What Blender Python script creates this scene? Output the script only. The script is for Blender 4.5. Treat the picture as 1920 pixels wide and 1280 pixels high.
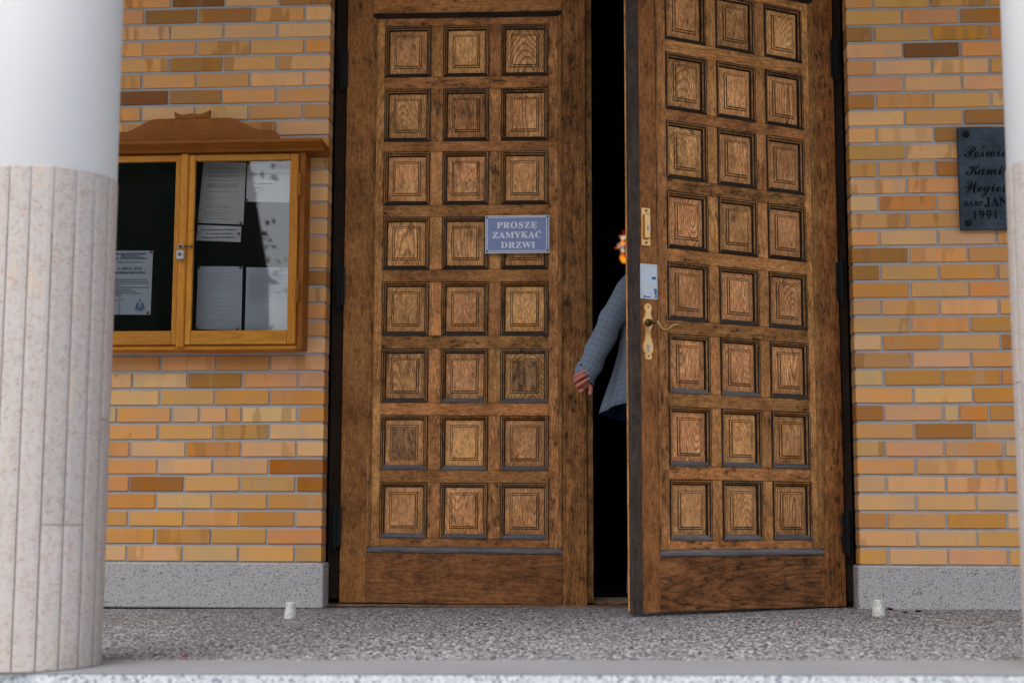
import bpy, bmesh, math, random
from mathutils import Vector, Matrix
R = math.radians
rng = random.Random(7)
for o in list(bpy.data.objects): bpy.data.objects.remove(o)
S = bpy.context.scene
COL = S.collection

# ------------------------------------------------------------------ camera, sky, sun, exposure
cd = bpy.data.cameras.new('camera'); cam = bpy.data.objects.new('camera', cd); COL.objects.link(cam)
th, ps, ro = 0.114694, -0.070277, 0.002086
fw = Vector((math.sin(ps)*math.cos(th), math.cos(ps)*math.cos(th), math.sin(th)))
rt0 = Vector((math.cos(ps), -math.sin(ps), 0)); up0 = rt0.cross(fw)
rt = math.cos(ro)*rt0 + math.sin(ro)*up0; up = -math.sin(ro)*rt0 + math.cos(ro)*up0
m = Matrix((rt, up, -fw)).transposed().to_4x4(); m.translation = Vector((1.3304, -6.5026, 0.461))
cam.matrix_world = m
cd.sensor_width = 36; cd.lens = 50.0; cd.clip_end = 900
cd.dof.use_dof = True; cd.dof.focus_distance = 6.5; cd.dof.aperture_fstop = 2.2
S.camera = cam

W = bpy.data.worlds.new('World'); S.world = W; W.use_nodes = True
wt = W.node_tree; wt.nodes.clear()
sky = wt.nodes.new('ShaderNodeTexSky'); sky.sky_type = 'NISHITA'; sky.sun_disc = False
SUN_EL, SUN_AZ = R(60), R(212)          # azimuth clockwise from +Y (north)
sky.sun_elevation = SUN_EL; sky.sun_rotation = SUN_AZ; sky.air_density = 1.0; sky.dust_density = 3.0; sky.ozone_density = 1.0
hs = wt.nodes.new('ShaderNodeHueSaturation'); hs.inputs['Saturation'].default_value = 0.42
bg = wt.nodes.new('ShaderNodeBackground'); bg.inputs[1].default_value = 0.15
wo = wt.nodes.new('ShaderNodeOutputWorld')
wt.links.new(sky.outputs[0], hs.inputs['Color']); wt.links.new(hs.outputs[0], bg.inputs[0]); wt.links.new(bg.outputs[0], wo.inputs[0])
sl = bpy.data.lights.new('sun', 'SUN'); sl.energy = .5; sl.angle = R(30); sl.color = (1, .96, .9)
sun = bpy.data.objects.new('sun', sl); COL.objects.link(sun)
sd = Vector((math.sin(SUN_AZ)*math.cos(SUN_EL), math.cos(SUN_AZ)*math.cos(SUN_EL), math.sin(SUN_EL)))
sun.rotation_euler = sd.to_track_quat('Z', 'Y').to_euler(); sun.location = (-8, -14, 18)
S.view_settings.view_transform = 'Standard'; S.view_settings.look = 'None'
S.view_settings.gamma = 1; S.view_settings.use_curve_mapping = False
S.view_settings.exposure = 1.05
S.cycles.max_bounces = 8; S.cycles.diffuse_bounces = 5; S.cycles.transparent_max_bounces = 12
S.cycles.use_denoising = True

# ------------------------------------------------------------------ node helpers
class NT:
    def __init__(s, name):
        s.m = bpy.data.materials.new(name); s.m.use_nodes = True; s.t = s.m.node_tree
        s.t.nodes.clear()
        s.out = s.n('ShaderNodeOutputMaterial'); s.b = s.n('ShaderNodeBsdfPrincipled')
        s.l(s.b.outputs[0], s.out.inputs[0])
    def n(s, t): return s.t.nodes.new(t)
    def l(s, a, b): s.t.links.new(a, b)
    def put(s, v, sock):
        if v is None: return
        if hasattr(v, 'is_linked'): s.l(v, sock)
        else:
            if sock.type == 'RGBA' and len(v) == 3: v = (*v, 1)
            sock.default_value = v
    def coord(s, k='Object'): return s.n('ShaderNodeTexCoord').outputs[k]
    def info(s, k): return s.n('ShaderNodeObjectInfo').outputs[k]
    def island(s): return s.n('ShaderNodeNewGeometry').outputs['Random Per Island']
    def ma(s, op, a, b=0.0, c=None, clamp=False):
        n = s.n('ShaderNodeMath'); n.operation = op; n.use_clamp = clamp
        s.put(a, n.inputs[0]); s.put(b, n.inputs[1])
        if c is not None: s.put(c, n.inputs[2])
        return n.outputs[0]
    def sep(s, v):
        n = s.n('ShaderNodeSeparateXYZ'); s.l(v, n.inputs[0]); return n.outputs
    def comb(s, x, y, z):
        n = s.n('ShaderNodeCombineXYZ'); s.put(x, n.inputs[0]); s.put(y, n.inputs[1]); s.put(z, n.inputs[2]); return n.outputs[0]
    def vadd(s, a, b):
        n = s.n('ShaderNodeVectorMath'); n.operation = 'ADD'; s.put(a, n.inputs[0]); s.put(b, n.inputs[1]); return n.outputs[0]
    def vmul(s, a, b):
        n = s.n('ShaderNodeVectorMath'); n.operation = 'MULTIPLY'; s.put(a, n.inputs[0]); s.put(b, n.inputs[1]); return n.outputs[0]
    def noise(s, v, sc, det=4, ro=.55, col=False):
        n = s.n('ShaderNodeTexNoise'); s.put(v, n.inputs['Vector']); n.inputs['Scale'].default_value = sc
        n.inputs['Detail'].default_value = det; n.inputs['Roughness'].default_value = ro
        return n.outputs['Color' if col else 'Fac']
    def vor(s, v, sc, feat='F1', out='Distance', rnd=1.0):
        n = s.n('ShaderNodeTexVoronoi'); n.feature = feat; s.put(v, n.inputs['Vector']); n.inputs['Scale'].default_value = sc
        n.inputs['Randomness'].default_value = rnd
        return n.outputs[out]
    def ramp(s, f, stops, interp='LINEAR'):
        n = s.n('ShaderNodeValToRGB'); n.color_ramp.interpolation = interp; e = n.color_ramp.elements
        while len(e) < len(stops): e.new(.5)
        for x, (p, c) in zip(e, stops):
            x.position = p; x.color = (c, c, c, 1) if isinstance(c, (int, float)) else (*c, 1)
        s.put(f, n.inputs[0]); return n.outputs[0]
    def step(s, f, a, b):
        n = s.n('ShaderNodeMapRange'); n.interpolation_type = 'SMOOTHSTEP'
        s.put(f, n.inputs[0]); n.inputs[1].default_value = a; n.inputs[2].default_value = b; return n.outputs[0]
    def mix(s, f, a, b, mode='MIX'):
        n = s.n('ShaderNodeMix'); n.data_type = 'RGBA'; n.blend_type = mode
        s.put(f, n.inputs[0]); s.put(a, n.inputs[6]); s.put(b, n.inputs[7]); return n.outputs[2]
    def hsv(s, c, h=.5, sa=1., v=1.):
        n = s.n('ShaderNodeHueSaturation'); s.put(h, n.inputs[0]); s.put(sa, n.inputs[1]); s.put(v, n.inputs[2]); s.put(c, n.inputs[4]); return n.outputs[0]
    def bump(s, h, st=.3, dist=.002, nrm=None):
        n = s.n('ShaderNodeBump'); n.inputs['Strength'].default_value = st; n.inputs['Distance'].default_value = dist
        s.put(h, n.inputs['Height']); s.put(nrm, n.inputs['Normal']); return n.outputs[0]
    def done(s, col, rough=.6, spec=.4, metal=0., nrm=None):
        s.put(col, s.b.inputs['Base Color']); s.put(rough, s.b.inputs['Roughness'])
        s.b.inputs['Specular IOR Level'].default_value = spec; s.b.inputs['Metallic'].default_value = metal
        s.put(nrm, s.b.inputs['Normal']); return s.m

def flat(name, c, rough=.6, spec=.4, metal=0., var=.12, sc=40):
    t = NT(name); v = t.coord()
    f = t.noise(v, sc, 5, .6)
    k = t.ma('MULTIPLY_ADD', f, 2*var, 1-var)
    return t.done(t.hsv(c, v=k), rough, spec, metal, t.bump(f, .1, .001))

def wood(name, axis, light, dark, ring=.6, dens=130, tilt=.35, stain=.3, crack=.4, rough=.6, grey=0.0, seed=0.0, pores=.5, mot=1.0):
    t = NT(name); p = t.coord(); x, y, z = t.sep(p)
    r = t.ma('FRACT', t.ma('ADD', t.info('Random'), seed))
    r2 = t.ma('FRACT', t.ma('MULTIPLY', r, 7.31)); r3 = t.ma('FRACT', t.ma('MULTIPLY', r, 23.7)); r4 = t.ma('FRACT', t.ma('MULTIPLY', r, 91.7))
    al, ac = (z, x) if axis == 'z' else (x, z)
    al = t.ma('ADD', al, t.ma('MULTIPLY_ADD', r2, .5, -.25)); 
    off = t.comb(t.ma('MULTIPLY', r, 13.), t.ma('MULTIPLY', r2, 17.), t.ma('MULTIPLY', r3, 29.))
    q = t.vadd(t.comb(t.ma('MULTIPLY', ac, 9.), t.ma('MULTIPLY', y, 9.), t.ma('MULTIPLY', al, 3.0)), off)
    w1 = t.ma('SUBTRACT', t.noise(q, 1.0, 1, .4), .5)
    acx = t.ma('ADD', t.ma('ADD', ac, t.ma('MULTIPLY_ADD', r3, .10, -.05)), t.ma('MULTIPLY', w1, .028))
    tl = t.ma('MULTIPLY', t.ma('MULTIPLY_ADD', r4, 1.6, -.8), tilt)
    dd = t.ma('ADD', t.ma('MULTIPLY_ADD', r, .04, .02), t.ma('MULTIPLY_ADD', al, tl, t.ma('MULTIPLY', w1, .055)))
    rr = t.ma('SQRT', t.ma('ADD', t.ma('MULTIPLY', acx, acx), t.ma('MULTIPLY', dd, dd)))
    fq = t.vadd(t.comb(t.ma('MULTIPLY', ac, 240.), t.ma('MULTIPLY', y, 240.), t.ma('MULTIPLY', al, 7.)), off)
    fib = t.noise(fq, 1.0, 3, .6)
    ph = t.ma('FRACT', t.ma('ADD', t.ma('MULTIPLY', rr, dens), t.ma('MULTIPLY', fib, .35)))
    rg = t.ramp(ph, [(0, .35), (.10, 0), (.55, .10), (.74, .5), (.86, 1.), (.95, .8), (1, .35)])
    rgk = t.ma('MULTIPLY', t.ma('MULTIPLY', rg, ring), t.ma('MULTIPLY_ADD', r2, 1.3, .15))
    # wide tone: low frequency
    bl = t.noise(t.vadd(p, off), 6.0, 5, .6)
    tone = t.ma('ADD', t.ma('MULTIPLY_ADD', fib, 1.0, -.5), t.ma('MULTIPLY_ADD', bl, 1.5, -.35), clamp=True)
    c = t.mix(tone, light, dark)
    c = t.mix(t.ma('MULTIPLY', rgk, 1., clamp=True), c, tuple(v*.33 for v in dark))
    mo = t.noise(t.vadd(t.comb(t.ma('MULTIPLY', ac, 95.), t.ma('MULTIPLY', y, 95.), t.ma('MULTIPLY', al, 38.)), off), 1.0, 5, .68)
    c = t.hsv(c, v=t.ma('MULTIPLY_ADD', mo, 2.7*mot, 1-1.33*mot))
    # dirt and worn varnish stains with a shape of their own
    sq = t.vadd(t.comb(t.ma('MULTIPLY', ac, 2.0), t.ma('MULTIPLY', y, 2.), t.ma('MULTIPLY', al, .8)), off)
    st = t.noise(sq, 17.0, 8, .72)
    stv = t.ma('ADD', t.ma('ADD', st, t.ma('MULTIPLY', t.ma('SUBTRACT', r3, .5), .12)), t.ma('MULTIPLY_ADD', mo, .20, -.10))
    stm = t.ma('MULTIPLY', t.step(stv, .575 - .15*stain, .74 - .15*stain), t.step(mo, .40, .54))
    c = t.mix(t.ma('MULTIPLY', stm, min(.92, .55+.6*stain)), c, (.022, .0115, .0052))
    # worn-through pale patches
    wp = t.step(t.noise(t.vadd(sq, (5, 3, 1)), 4.0, 6, .65), .58, .72)
    c = t.mix(t.ma('MULTIPLY', wp, .35), c, tuple(min(1, v*1.45+.01) for v in light))
    # crazed varnish
    cq = t.vadd(t.comb(t.ma('MULTIPLY', ac, 170.), t.ma('MULTIPLY', y, 170.), t.ma('MULTIPLY', al, 75.)), off)
    cq2 = t.vadd(cq, t.vmul(t.noise(cq, .9, 2, .5, True), (1.2, 1.2, 1.2)))
    cr = t.vor(cq2, 1.0, 'DISTANCE_TO_EDGE')
    crm = t.ma('MULTIPLY', t.step(cr, .09, .01), t.step(t.noise(t.vadd(sq, (9, 1, 4)), 5., 4, .6), .66-.3*crack, .80-.3*crack))
    c = t.mix(t.ma('MULTIPLY', crm, .8), c, (.03, .017, .008))
    # open pores / nicks
    pq = t.vadd(t.comb(t.ma('MULTIPLY', ac, 210.), t.ma('MULTIPLY', y, 210.), t.ma('MULTIPLY', al, 45.)), off)
    po = t.step(t.noise(pq, 1.0, 1, .5), .70, .76)
    c = t.mix(t.ma('MULTIPLY', po, pores), c, (.02, .012, .007))
    if grey:
        gm = t.ma('MULTIPLY', t.step(t.noise(fq, .6, 4, .7), .30, .62), grey)
        c = t.mix(gm, c, (.20, .20, .225))
    c = t.hsv(c, h=t.ma('MULTIPLY_ADD', r4, .010, .494), v=t.ma('MULTIPLY_ADD', r, .34, .83))
    h = t.ma('SUBTRACT', t.ma('MULTIPLY', fib, .4), t.ma('ADD', t.ma('MULTIPLY', rg, .35*ring), t.ma('ADD', crm, po)))
    rgh = t.ma('MULTIPLY_ADD', bl, .35, rough-.17)
    return t.done(c, rgh, .18, 0, t.bump(h, .65, .0014))

M = {}
M['field'] = wood('oak_panel', 'z', (.84, .425, .170), (.34, .134, .040), ring=.62, dens=105, tilt=.45, stain=.34, crack=.3)
M['rail'] = wood('oak_rail', 'x', (.58, .258, .080), (.19, .067, .018), ring=.3, dens=110, tilt=.06, stain=.62, crack=.6, seed=.31)
M['muntin'] = wood('oak_muntin', 'z', (.68, .316, .106), (.25, .092, .025), ring=.3, dens=120, tilt=.12, stain=.50, crack=.65, seed=.57)
M['stile'] = wood('oak_stile', 'z', (.49, .208, .060), (.15, .053, .014), ring=.42, dens=75, tilt=.035, stain=.60, crack=.5, seed=.13)
M['kick'] = wood('oak_kick_board', 'x', (.33, .142, .043), (.060, .023, .008), ring=1.1, dens=50, tilt=.16, stain=.62, crack=.5, seed=.77)
M['mould'] = wood('oak_moulding_brown', 'z', (.44, .215, .070), (.13, .055, .016), ring=.3, dens=120, tilt=.1, stain=.55, crack=.3, seed=.41)
M['fillet'] = wood('panel_fillet_dark', 'z', (.20, .092, .030), (.08, .036, .012), ring=.2, dens=120, tilt=.1, stain=.5, crack=.2, seed=.29)  # darker tone on the narrow steps round each raised panel centre
M['worn'] = wood('blackened_weathered_oak', 'z', (.46, .25, .110), (.16, .075, .03), ring=.5, dens=105, tilt=.3, stain=1.0, crack=.6, rough=.75, seed=.53, mot=1.2)
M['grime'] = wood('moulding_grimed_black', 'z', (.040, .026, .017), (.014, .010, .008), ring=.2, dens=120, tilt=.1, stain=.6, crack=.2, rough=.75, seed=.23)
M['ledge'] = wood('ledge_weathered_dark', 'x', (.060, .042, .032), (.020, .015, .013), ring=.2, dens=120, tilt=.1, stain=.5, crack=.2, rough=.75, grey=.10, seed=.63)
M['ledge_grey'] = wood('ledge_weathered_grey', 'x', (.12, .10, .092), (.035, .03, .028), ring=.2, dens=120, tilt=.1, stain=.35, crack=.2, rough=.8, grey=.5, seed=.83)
M['astragal'] = wood('meeting_strip_weathered', 'z', (.10, .066, .046), (.026, .019, .015), ring=.35, dens=150, tilt=.02, stain=.8, crack=.25, rough=.8, grey=.10, seed=.19)
M['jamb'] = wood('frame_dark_stained', 'z', (.034, .019, .011), (.008, .006, .005), ring=.3, dens=90, tilt=.03, stain=.8, crack=.2, rough=.7, seed=.47)
M['sill'] = wood('threshold_worn', 'x', (.24, .15, .085), (.07, .042, .023), ring=.3, dens=90, tilt=.03, stain=.5, crack=.4, seed=.91)
M['varnish'] = wood('orange_varnished_pine', 'z', (.60, .255, .030), (.46, .175, .016), ring=.2, dens=70, tilt=.05, stain=-.6, crack=.05, rough=.42, seed=.05, pores=.15, mot=.3)
M['varnish_h'] = wood('orange_varnished_pine_rail', 'x', (.60, .255, .030), (.46, .175, .016), ring=.2, dens=70, tilt=.05, stain=-.6, crack=.05, rough=.42, seed=.67, pores=.15, mot=.3)
M['varnish_dark'] = wood('orange_varnish_old', 'x', (.31, .110, .014), (.22, .072, .008), ring=.2, dens=60, tilt=.05, stain=-.3, crack=.1, rough=.5, seed=.35, pores=.1, mot=.35)

def brick_mat():
    t = NT('yellow_clinker_brick'); p = t.coord(); x, y, z = t.sep(p)
    r = t.ma('FRACT', t.ma('ADD', t.info('Random'), t.ma('MULTIPLY', t.island(), 3.7)))
    r2 = t.ma('FRACT', t.ma('MULTIPLY', r, 9.77)); r3 = t.ma('FRACT', t.ma('MULTIPLY', r, 41.3))
    off = t.comb(t.ma('MULTIPLY', r, 51.), t.ma('MULTIPLY', r2, 37.), t.ma('MULTIPLY', r3, 23.))
    base = t.info('Color')
    q = t.vadd(p, off)
    # kiln bands: nearly vertical streaks
    bq = t.vadd(t.comb(t.ma('MULTIPLY', x, 15.), 0., t.ma('MULTIPLY', z, 3.)), off)
    wob = t.noise(q, 30., 3, .6)
    bn = t.ma('ADD', t.noise(bq, 1.0, 2, .45), t.ma('MULTIPLY_ADD', wob, .08, -.04))
    band = t.ma('MULTIPLY', t.step(bn, .54, .61), t.step(r2, .3, .9))
    soft = t.noise(t.vadd(t.vmul(p, (7, 7, 10)), off), 1., 3, .5)
    c = t.hsv(base, h=t.ma('MULTIPLY_ADD', r3, .006, .497), sa=t.ma('MULTIPLY_ADD', soft, .3, .85), v=t.ma('MULTIPLY_ADD', soft, .36, t.ma('MULTIPLY_ADD', r, .16, .76)))
    c = t.mix(t.ma('MULTIPLY', band, .50), c, (.30, .125, .034))
    pale = t.ma('MULTIPLY', t.step(t.noise(t.vadd(bq, (4, 4, 4)), .8, 2, .5), .56, .70), t.step(r3, .5, .9))
    c = t.mix(t.ma('MULTIPLY', pale, .45), c, (.60, .40, .24))
    grit = t.noise(q, 420., 3, .7)
    c = t.hsv(c, v=t.ma('MULTIPLY_ADD', grit, .5, .75))
    pit = t.step(t.vor(q, 60., 'F1'), .11, .05)
    pit = t.ma('MULTIPLY', pit, t.step(t.noise(q, 22., 2, .5), .62, .68))
    c = t.mix(t.ma('MULTIPLY', pit, .8), c, (.05, .03, .02))
    h = t.ma('SUBTRACT', t.ma('ADD', t.ma('MULTIPLY', grit, .3), t.ma('MULTIPLY', wob, .5)), pit)
    return t.done(c, t.ma('MULTIPLY_ADD', soft, .3, .45), .18, 0, t.bump(h, .35, .0012))
M['brick'] = brick_mat()

def mortar_mat():
    t = NT('grey_cement_mortar'); p = t.coord()
    n1 = t.noise(p, 9., 5, .6); n2 = t.noise(p, 260., 4, .7)
    c = t.mix(n1, (.37, .365, .365), (.50, .495, .49)); c = t.hsv(c, v=t.ma('MULTIPLY_ADD', n2, .6, .7))
    return t.done(c, .9, .2, 0, t.bump(t.ma('ADD', n2, n1), .6, .003))
M['mortar'] = mortar_mat()

def terrazzo(name, scale, stops, tint=None, rough=.7, bumps=.4, vary=.5, dirt=.3):
    t = NT(name); p = t.coord()
    w = t.vadd(p, t.vmul(t.vadd(t.noise(p, scale*1.3, 2, .5, True), (-.5, -.5, -.5)), (.5/scale,)*3))
    col = t.vor(w, scale, 'F1', 'Color'); cx, cy, cz = t.sep(col)
    d = t.vor(w, scale, 'F1', 'Distance'); e = t.vor(w, scale, 'DISTANCE_TO_EDGE')
    c = t.ramp(cx, stops, 'CONSTANT')
    c = t.hsv(c, v=t.ma('MULTIPLY_ADD', cy, vary, 1-vary/2))
    fine = t.noise(p, scale*3, 3, .7)
    c = t.hsv(c, v=t.ma('MULTIPLY_ADD', fine, vary, 1-vary/2))
    big = t.noise(p, 1.6, 6, .65)
    if tint: c = t.mix(t.step(e, .10, .02), c, tint)
    c = t.mix(t.ma('MULTIPLY', t.step(big, .50, .72), dirt), c, (.10, .095, .09))
    return t.done(c, t.ma('MULTIPLY_ADD', cz, .3, rough-.15), .4, 0, t.bump(t.step(e, 0., .15), bumps, .002))
M['floor'] = terrazzo('washed_pebble_floor', 122, [(0, (.014, .015, .020)), (.32, (.08, .075, .085)), (.46, (.26, .265, .28)), (.58, (.50, .505, .53)), (.78, (.58, .52, .50)), (.85, (.78, .79, .82)), (.96, (.22, .17, .16))], tint=(.08, .084, .095), dirt=.10, vary=.4)
M['riser'] = terrazzo('step_riser_granite', 120, [(0, (.22, .245, .28)), (.10, (.40, .42, .45)), (.30, (.52, .54, .56)), (.65, (.60, .615, .63))], dirt=.05, vary=.25, bumps=.1)
M['plinth'] = terrazzo('grey_terrazzo_plinth', 250, [(0, (.12, .105, .095)), (.06, (.28, .24, .21)), (.11, (.43, .41, .405)), (.45, (.46, .445, .44)), (.75, (.50, .485, .48)), (.94, (.57, .555, .55))], bumps=.05, dirt=.10, rough=.6, vary=.18)

def smooth_slab():
    t = NT('smooth_grey_edge_slab'); p = t.coord()
    a = t.noise(p, 3., 6, .6); b = t.noise(p, 150., 3, .6)
    c = t.mix(a, (.21, .215, .232), (.29, .295, .31)); c = t.hsv(c, v=t.ma('MULTIPLY_ADD', b, .35, .82))
    return t.done(c, .6, .4, 0, t.bump(b, .2, .001))
M['slab'] = smooth_slab()

def tile_mat():
    t = NT('speckled_stone_tile'); p = t.coord()
    r = t.info('Random'); off = t.comb(t.ma('MULTIPLY', r, 9.), t.ma('MULTIPLY', r, 23.), t.ma('MULTIPLY', r, 17.))
    q = t.vadd(p, off)
    a = t.noise(q, 7., 5, .6); b = t.noise(q, 60., 4, .65)
    c = t.mix(a, (.47, .42, .39), (.545, .50, .465)); c = t.mix(t.step(b, .45, .75), c, (.38, .335, .325))
    yl = t.step(t.noise(t.vmul(q, (1, 1, .6)), 9., 4, .6), .60, .72); c = t.mix(t.ma('MULTIPLY', yl, .35), c, (.60, .45, .28))
    w = t.vadd(q, t.vmul(t.noise(q, 50., 2, .5, True), (.02, .02, .02)))
    sp = t.vor(w, 120., 'F1'); m1 = t.ma('MULTIPLY', t.step(sp, .40, .20), t.step(t.noise(q, 26., 3, .6), .44, .54))
    c = t.mix(t.ma('MULTIPLY', m1, .95), c, (.40, .21, .13))
    s2 = t.vor(t.vadd(w, (3, 5, 7)), 140., 'F1'); m2 = t.ma('MULTIPLY', t.step(s2, .30, .15), t.step(t.noise(q, 31., 3, .6), .58, .66))
    c = t.mix(t.ma('MULTIPLY', m2, .6), c, (.20, .17, .18))
    c = t.hsv(c, v=t.ma('MULTIPLY_ADD', r, .14, .93))
    return t.done(c, .5, .4, 0, t.bump(b, .05, .001))
M['tile'] = tile_mat()

def paint():
    t = NT('white_painted_plaster'); p = t.coord()
    a = t.noise(p, 2.5, 5, .6); b = t.noise(p, 220., 3, .6)
    c = t.mix(a, (.60, .61, .625), (.655, .66, .66))
    return t.done(c, .75, .3, 0, t.bump(t.ma('ADD', b, t.ma('MULTIPLY', a, 2.)), .15, .002))
M['paint'] = paint()
M['joint'] = flat('tile_grout_pinkish', (.46, .37, .36), .85)
M['ceiling'] = flat('ceiling_plaster', (.62, .61, .59), .85, var=.05, sc=8)
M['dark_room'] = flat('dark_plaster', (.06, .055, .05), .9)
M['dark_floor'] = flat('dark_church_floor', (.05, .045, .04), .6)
M['ground'] = terrazzo('ground_gravel', 30, [(0, (.24, .235, .23)), (.4, (.34, .335, .33)), (.7, (.44, .435, .42))], dirt=.1)
M['iron'] = flat('black_iron', (.008, .010, .012), .7, .2)
M['brass'] = flat('worn_brass', (.80, .51, .22), .42, .5, 1.0, .22, 60)
M['brass_dark'] = flat('tarnished_brass', (.17, .10, .045), .45, .5, .9, .3, 60)
M['bronze'] = flat('dark_polished_bronze', (.52, .31, .12), .38, .5, 1.0, .2, 60)
M['steel'] = flat('dull_steel', (.42, .41, .41), .4, .5, .9)
M['rust'] = flat('rusty_steel', (.14, .07, .04), .7, .4, .4, .3, 120)
M['felt'] = flat('dark_green_felt', (.005, .007, .0072), .95, .1, 0, .2, 300)
M['paper'] = flat('white_paper', (.82, .83, .845), .8, .2, 0, .04, 6)
M['paper_blue'] = flat('pale_blue_paper', (.70, .76, .84), .7, .25, 0, .04, 5)
M['paper_cream'] = flat('grey_white_paper', (.74, .745, .73), .8, .2, 0, .05, 6)
M['ink'] = flat('black_ink', (.03, .032, .04), .8, .2)
M['ink_grey'] = flat('grey_print', (.36, .37, .39), .8, .2)
M['ink_faint'] = flat('faint_grey_print', (.50, .515, .54), .8, .2)
M['ink_navy'] = flat('navy_print', (.018, .07, .16), .8, .2)
M['ink_red'] = flat('dark_red_print', (.30, .05, .05), .8, .2)
M['ink_blue'] = flat('blue_print', (.03, .15, .36), .7, .2)
M['ink_pale'] = flat('pale_grey_print', (.50, .53, .58), .8, .2)
M['photo_brown'] = flat('brown_picture_print', (.20, .16, .14), .8, .2, 0, .5, 60)
M['sign_blue'] = flat('faded_blue_enamel', (.205, .265, .46), .42, .45, 0, .05, 20)
M['sign_white'] = flat('white_enamel', (.78, .81, .86), .45, .4, 0, .05)
M['sign_nail'] = flat('dark_blue_nail', (.02, .07, .16), .5, .5)
M['pin_red'] = flat('red_pin', (.45, .03, .03), .35, .5)
M['pin_green'] = flat('green_pin', (.01, .14, .12), .35, .5)
M['pin_blue'] = flat('blue_pin', (.02, .12, .32), .35, .5)
M['pin_amber'] = flat('amber_pin', (.55, .20, .03), .35, .5)
M['pin_pink'] = flat('pink_pin', (.60, .05, .18), .35, .5)
M['petal'] = flat('pink_petal', (.62, .06, .25), .6, .3)
M['crumb'] = flat('black_crumb', (.012, .012, .012), .9, .2)
M['skin'] = flat('skin', (.52, .175, .125), .5, .4, 0, .10, 60)
M['hair'] = flat('dark_brown_hair', (.035, .022, .014), .6, .4, 0, .3, 200)
M['lining'] = flat('navy_lining', (.012, .035, .085), .35, .5)
M['shoe'] = flat('grey_leather_shoe', (.20, .21, .23), .5, .4)
M['leaf'] = flat('tree_foliage', (.030, .042, .020), .7, .3, 0, .4, 2)
M['bark'] = flat('bark', (.09, .065, .045), .9, .2)
M['button'] = flat('dark_button', (.02, .025, .04), .4, .5)

def cup_mat():
    t = NT('scuffed_white_plastic'); p = t.coord()
    n = t.noise(p, 70., 6, .75); n2 = t.noise(t.vmul(p, (1, 1, 2.5)), 120., 3, .6)
    c = t.mix(t.step(n, .42, .66), (.70, .69, .66), (.46, .43, .38)); c = t.mix(t.step(n2, .66, .72), c, (.06, .055, .05))
    return t.done(c, .7, .3, 0, t.bump(n, .3, .002))
M['cup'] = cup_mat()

def plaque_mat():
    t = NT('polished_black_stone'); p = t.coord()
    a = t.noise(t.vmul(p, (1, 1, 1.6)), 9., 6, .65)
    c = t.mix(t.step(a, .35, .75), (.020, .034, .052), (.066, .090, .122))
    return t.done(c, t.ma('MULTIPLY_ADD', a, .3, .35), .25, 0, t.bump(a, .1, .003))
M['plaque'] = plaque_mat()
M['plaque_letter'] = flat('recessed_black_letter', (.007, .010, .013), .8, .05)

def cloth_mat():
    t = NT('grey_blue_checked_wool'); uv = t.coord('UV'); u, v, _ = t.sep(uv)
    def line(a, per, wd, o=0.):
        f = t.ma('FRACT', t.ma('ADD', t.ma('DIVIDE', a, per), o)); d = t.ma('ABSOLUTE', t.ma('SUBTRACT', f, .5))
        return t.step(d, wd, wd*.4)
    g = t.ma('MAXIMUM', line(u, .027, .06), line(v, .030, .055))
    g2 = t.ma('MULTIPLY', t.ma('MAXIMUM', line(u, .027, .04, .32), line(v, .030, .035, .28)), .3)
    weave = t.noise(t.vmul(uv, (900, 900, 1)), 1., 2, .6)
    c = t.mix(weave, (.140, .178, .230), (.235, .283, .345)); c = t.mix(t.ma('MULTIPLY', t.ma('MAXIMUM', g, g2), .6), c, (.035, .05, .085))
    return t.done(c, .85, .2, 0, t.bump(weave, .2, .0006))
M['cloth'] = cloth_mat()

def sticker_mat():
    t = NT('worn_white_sticker'); p = t.coord(); x, y, z = t.sep(p)
    a = t.noise(t.vmul(p, (1, 1, 1.5)), 60., 5, .7)
    low = t.step(z, -.03, -.06)
    c = t.mix(t.ma('MULTIPLY', t.step(a, .60, .66), t.ma('MULTIPLY_ADD', low, .75, .12)), (.62, .68, .76), (.10, .13, .19))
    return t.done(c, .45, .4)
M['sticker'] = sticker_mat()

def glass_mat():
    t = NT('window_glass')
    tr = t.n('ShaderNodeBsdfTransparent'); tr.inputs[0].default_value = (.985, .99, .99, 1)
    gl = t.n('ShaderNodeBsdfGlossy'); gl.inputs['Roughness'].default_value = .006
    fr = t.n('ShaderNodeFresnel'); fr.inputs[0].default_value = 1.68
    mx = t.n('ShaderNodeMixShader'); t.l(fr.outputs[0], mx.inputs[0]); t.l(tr.outputs[0], mx.inputs[1]); t.l(gl.outputs[0], mx.inputs[2])
    t.l(mx.outputs[0], t.out.inputs[0]); t.t.nodes.remove(t.b); return t.m
M['glass'] = glass_mat()

def glow(name, c, e):
    t = NT(name); t.b.inputs['Base Color'].default_value = (*c, 1); t.b.inputs['Emission Color'].default_value = (*c, 1)
    t.b.inputs['Emission Strength'].default_value = e; return t.m

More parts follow.
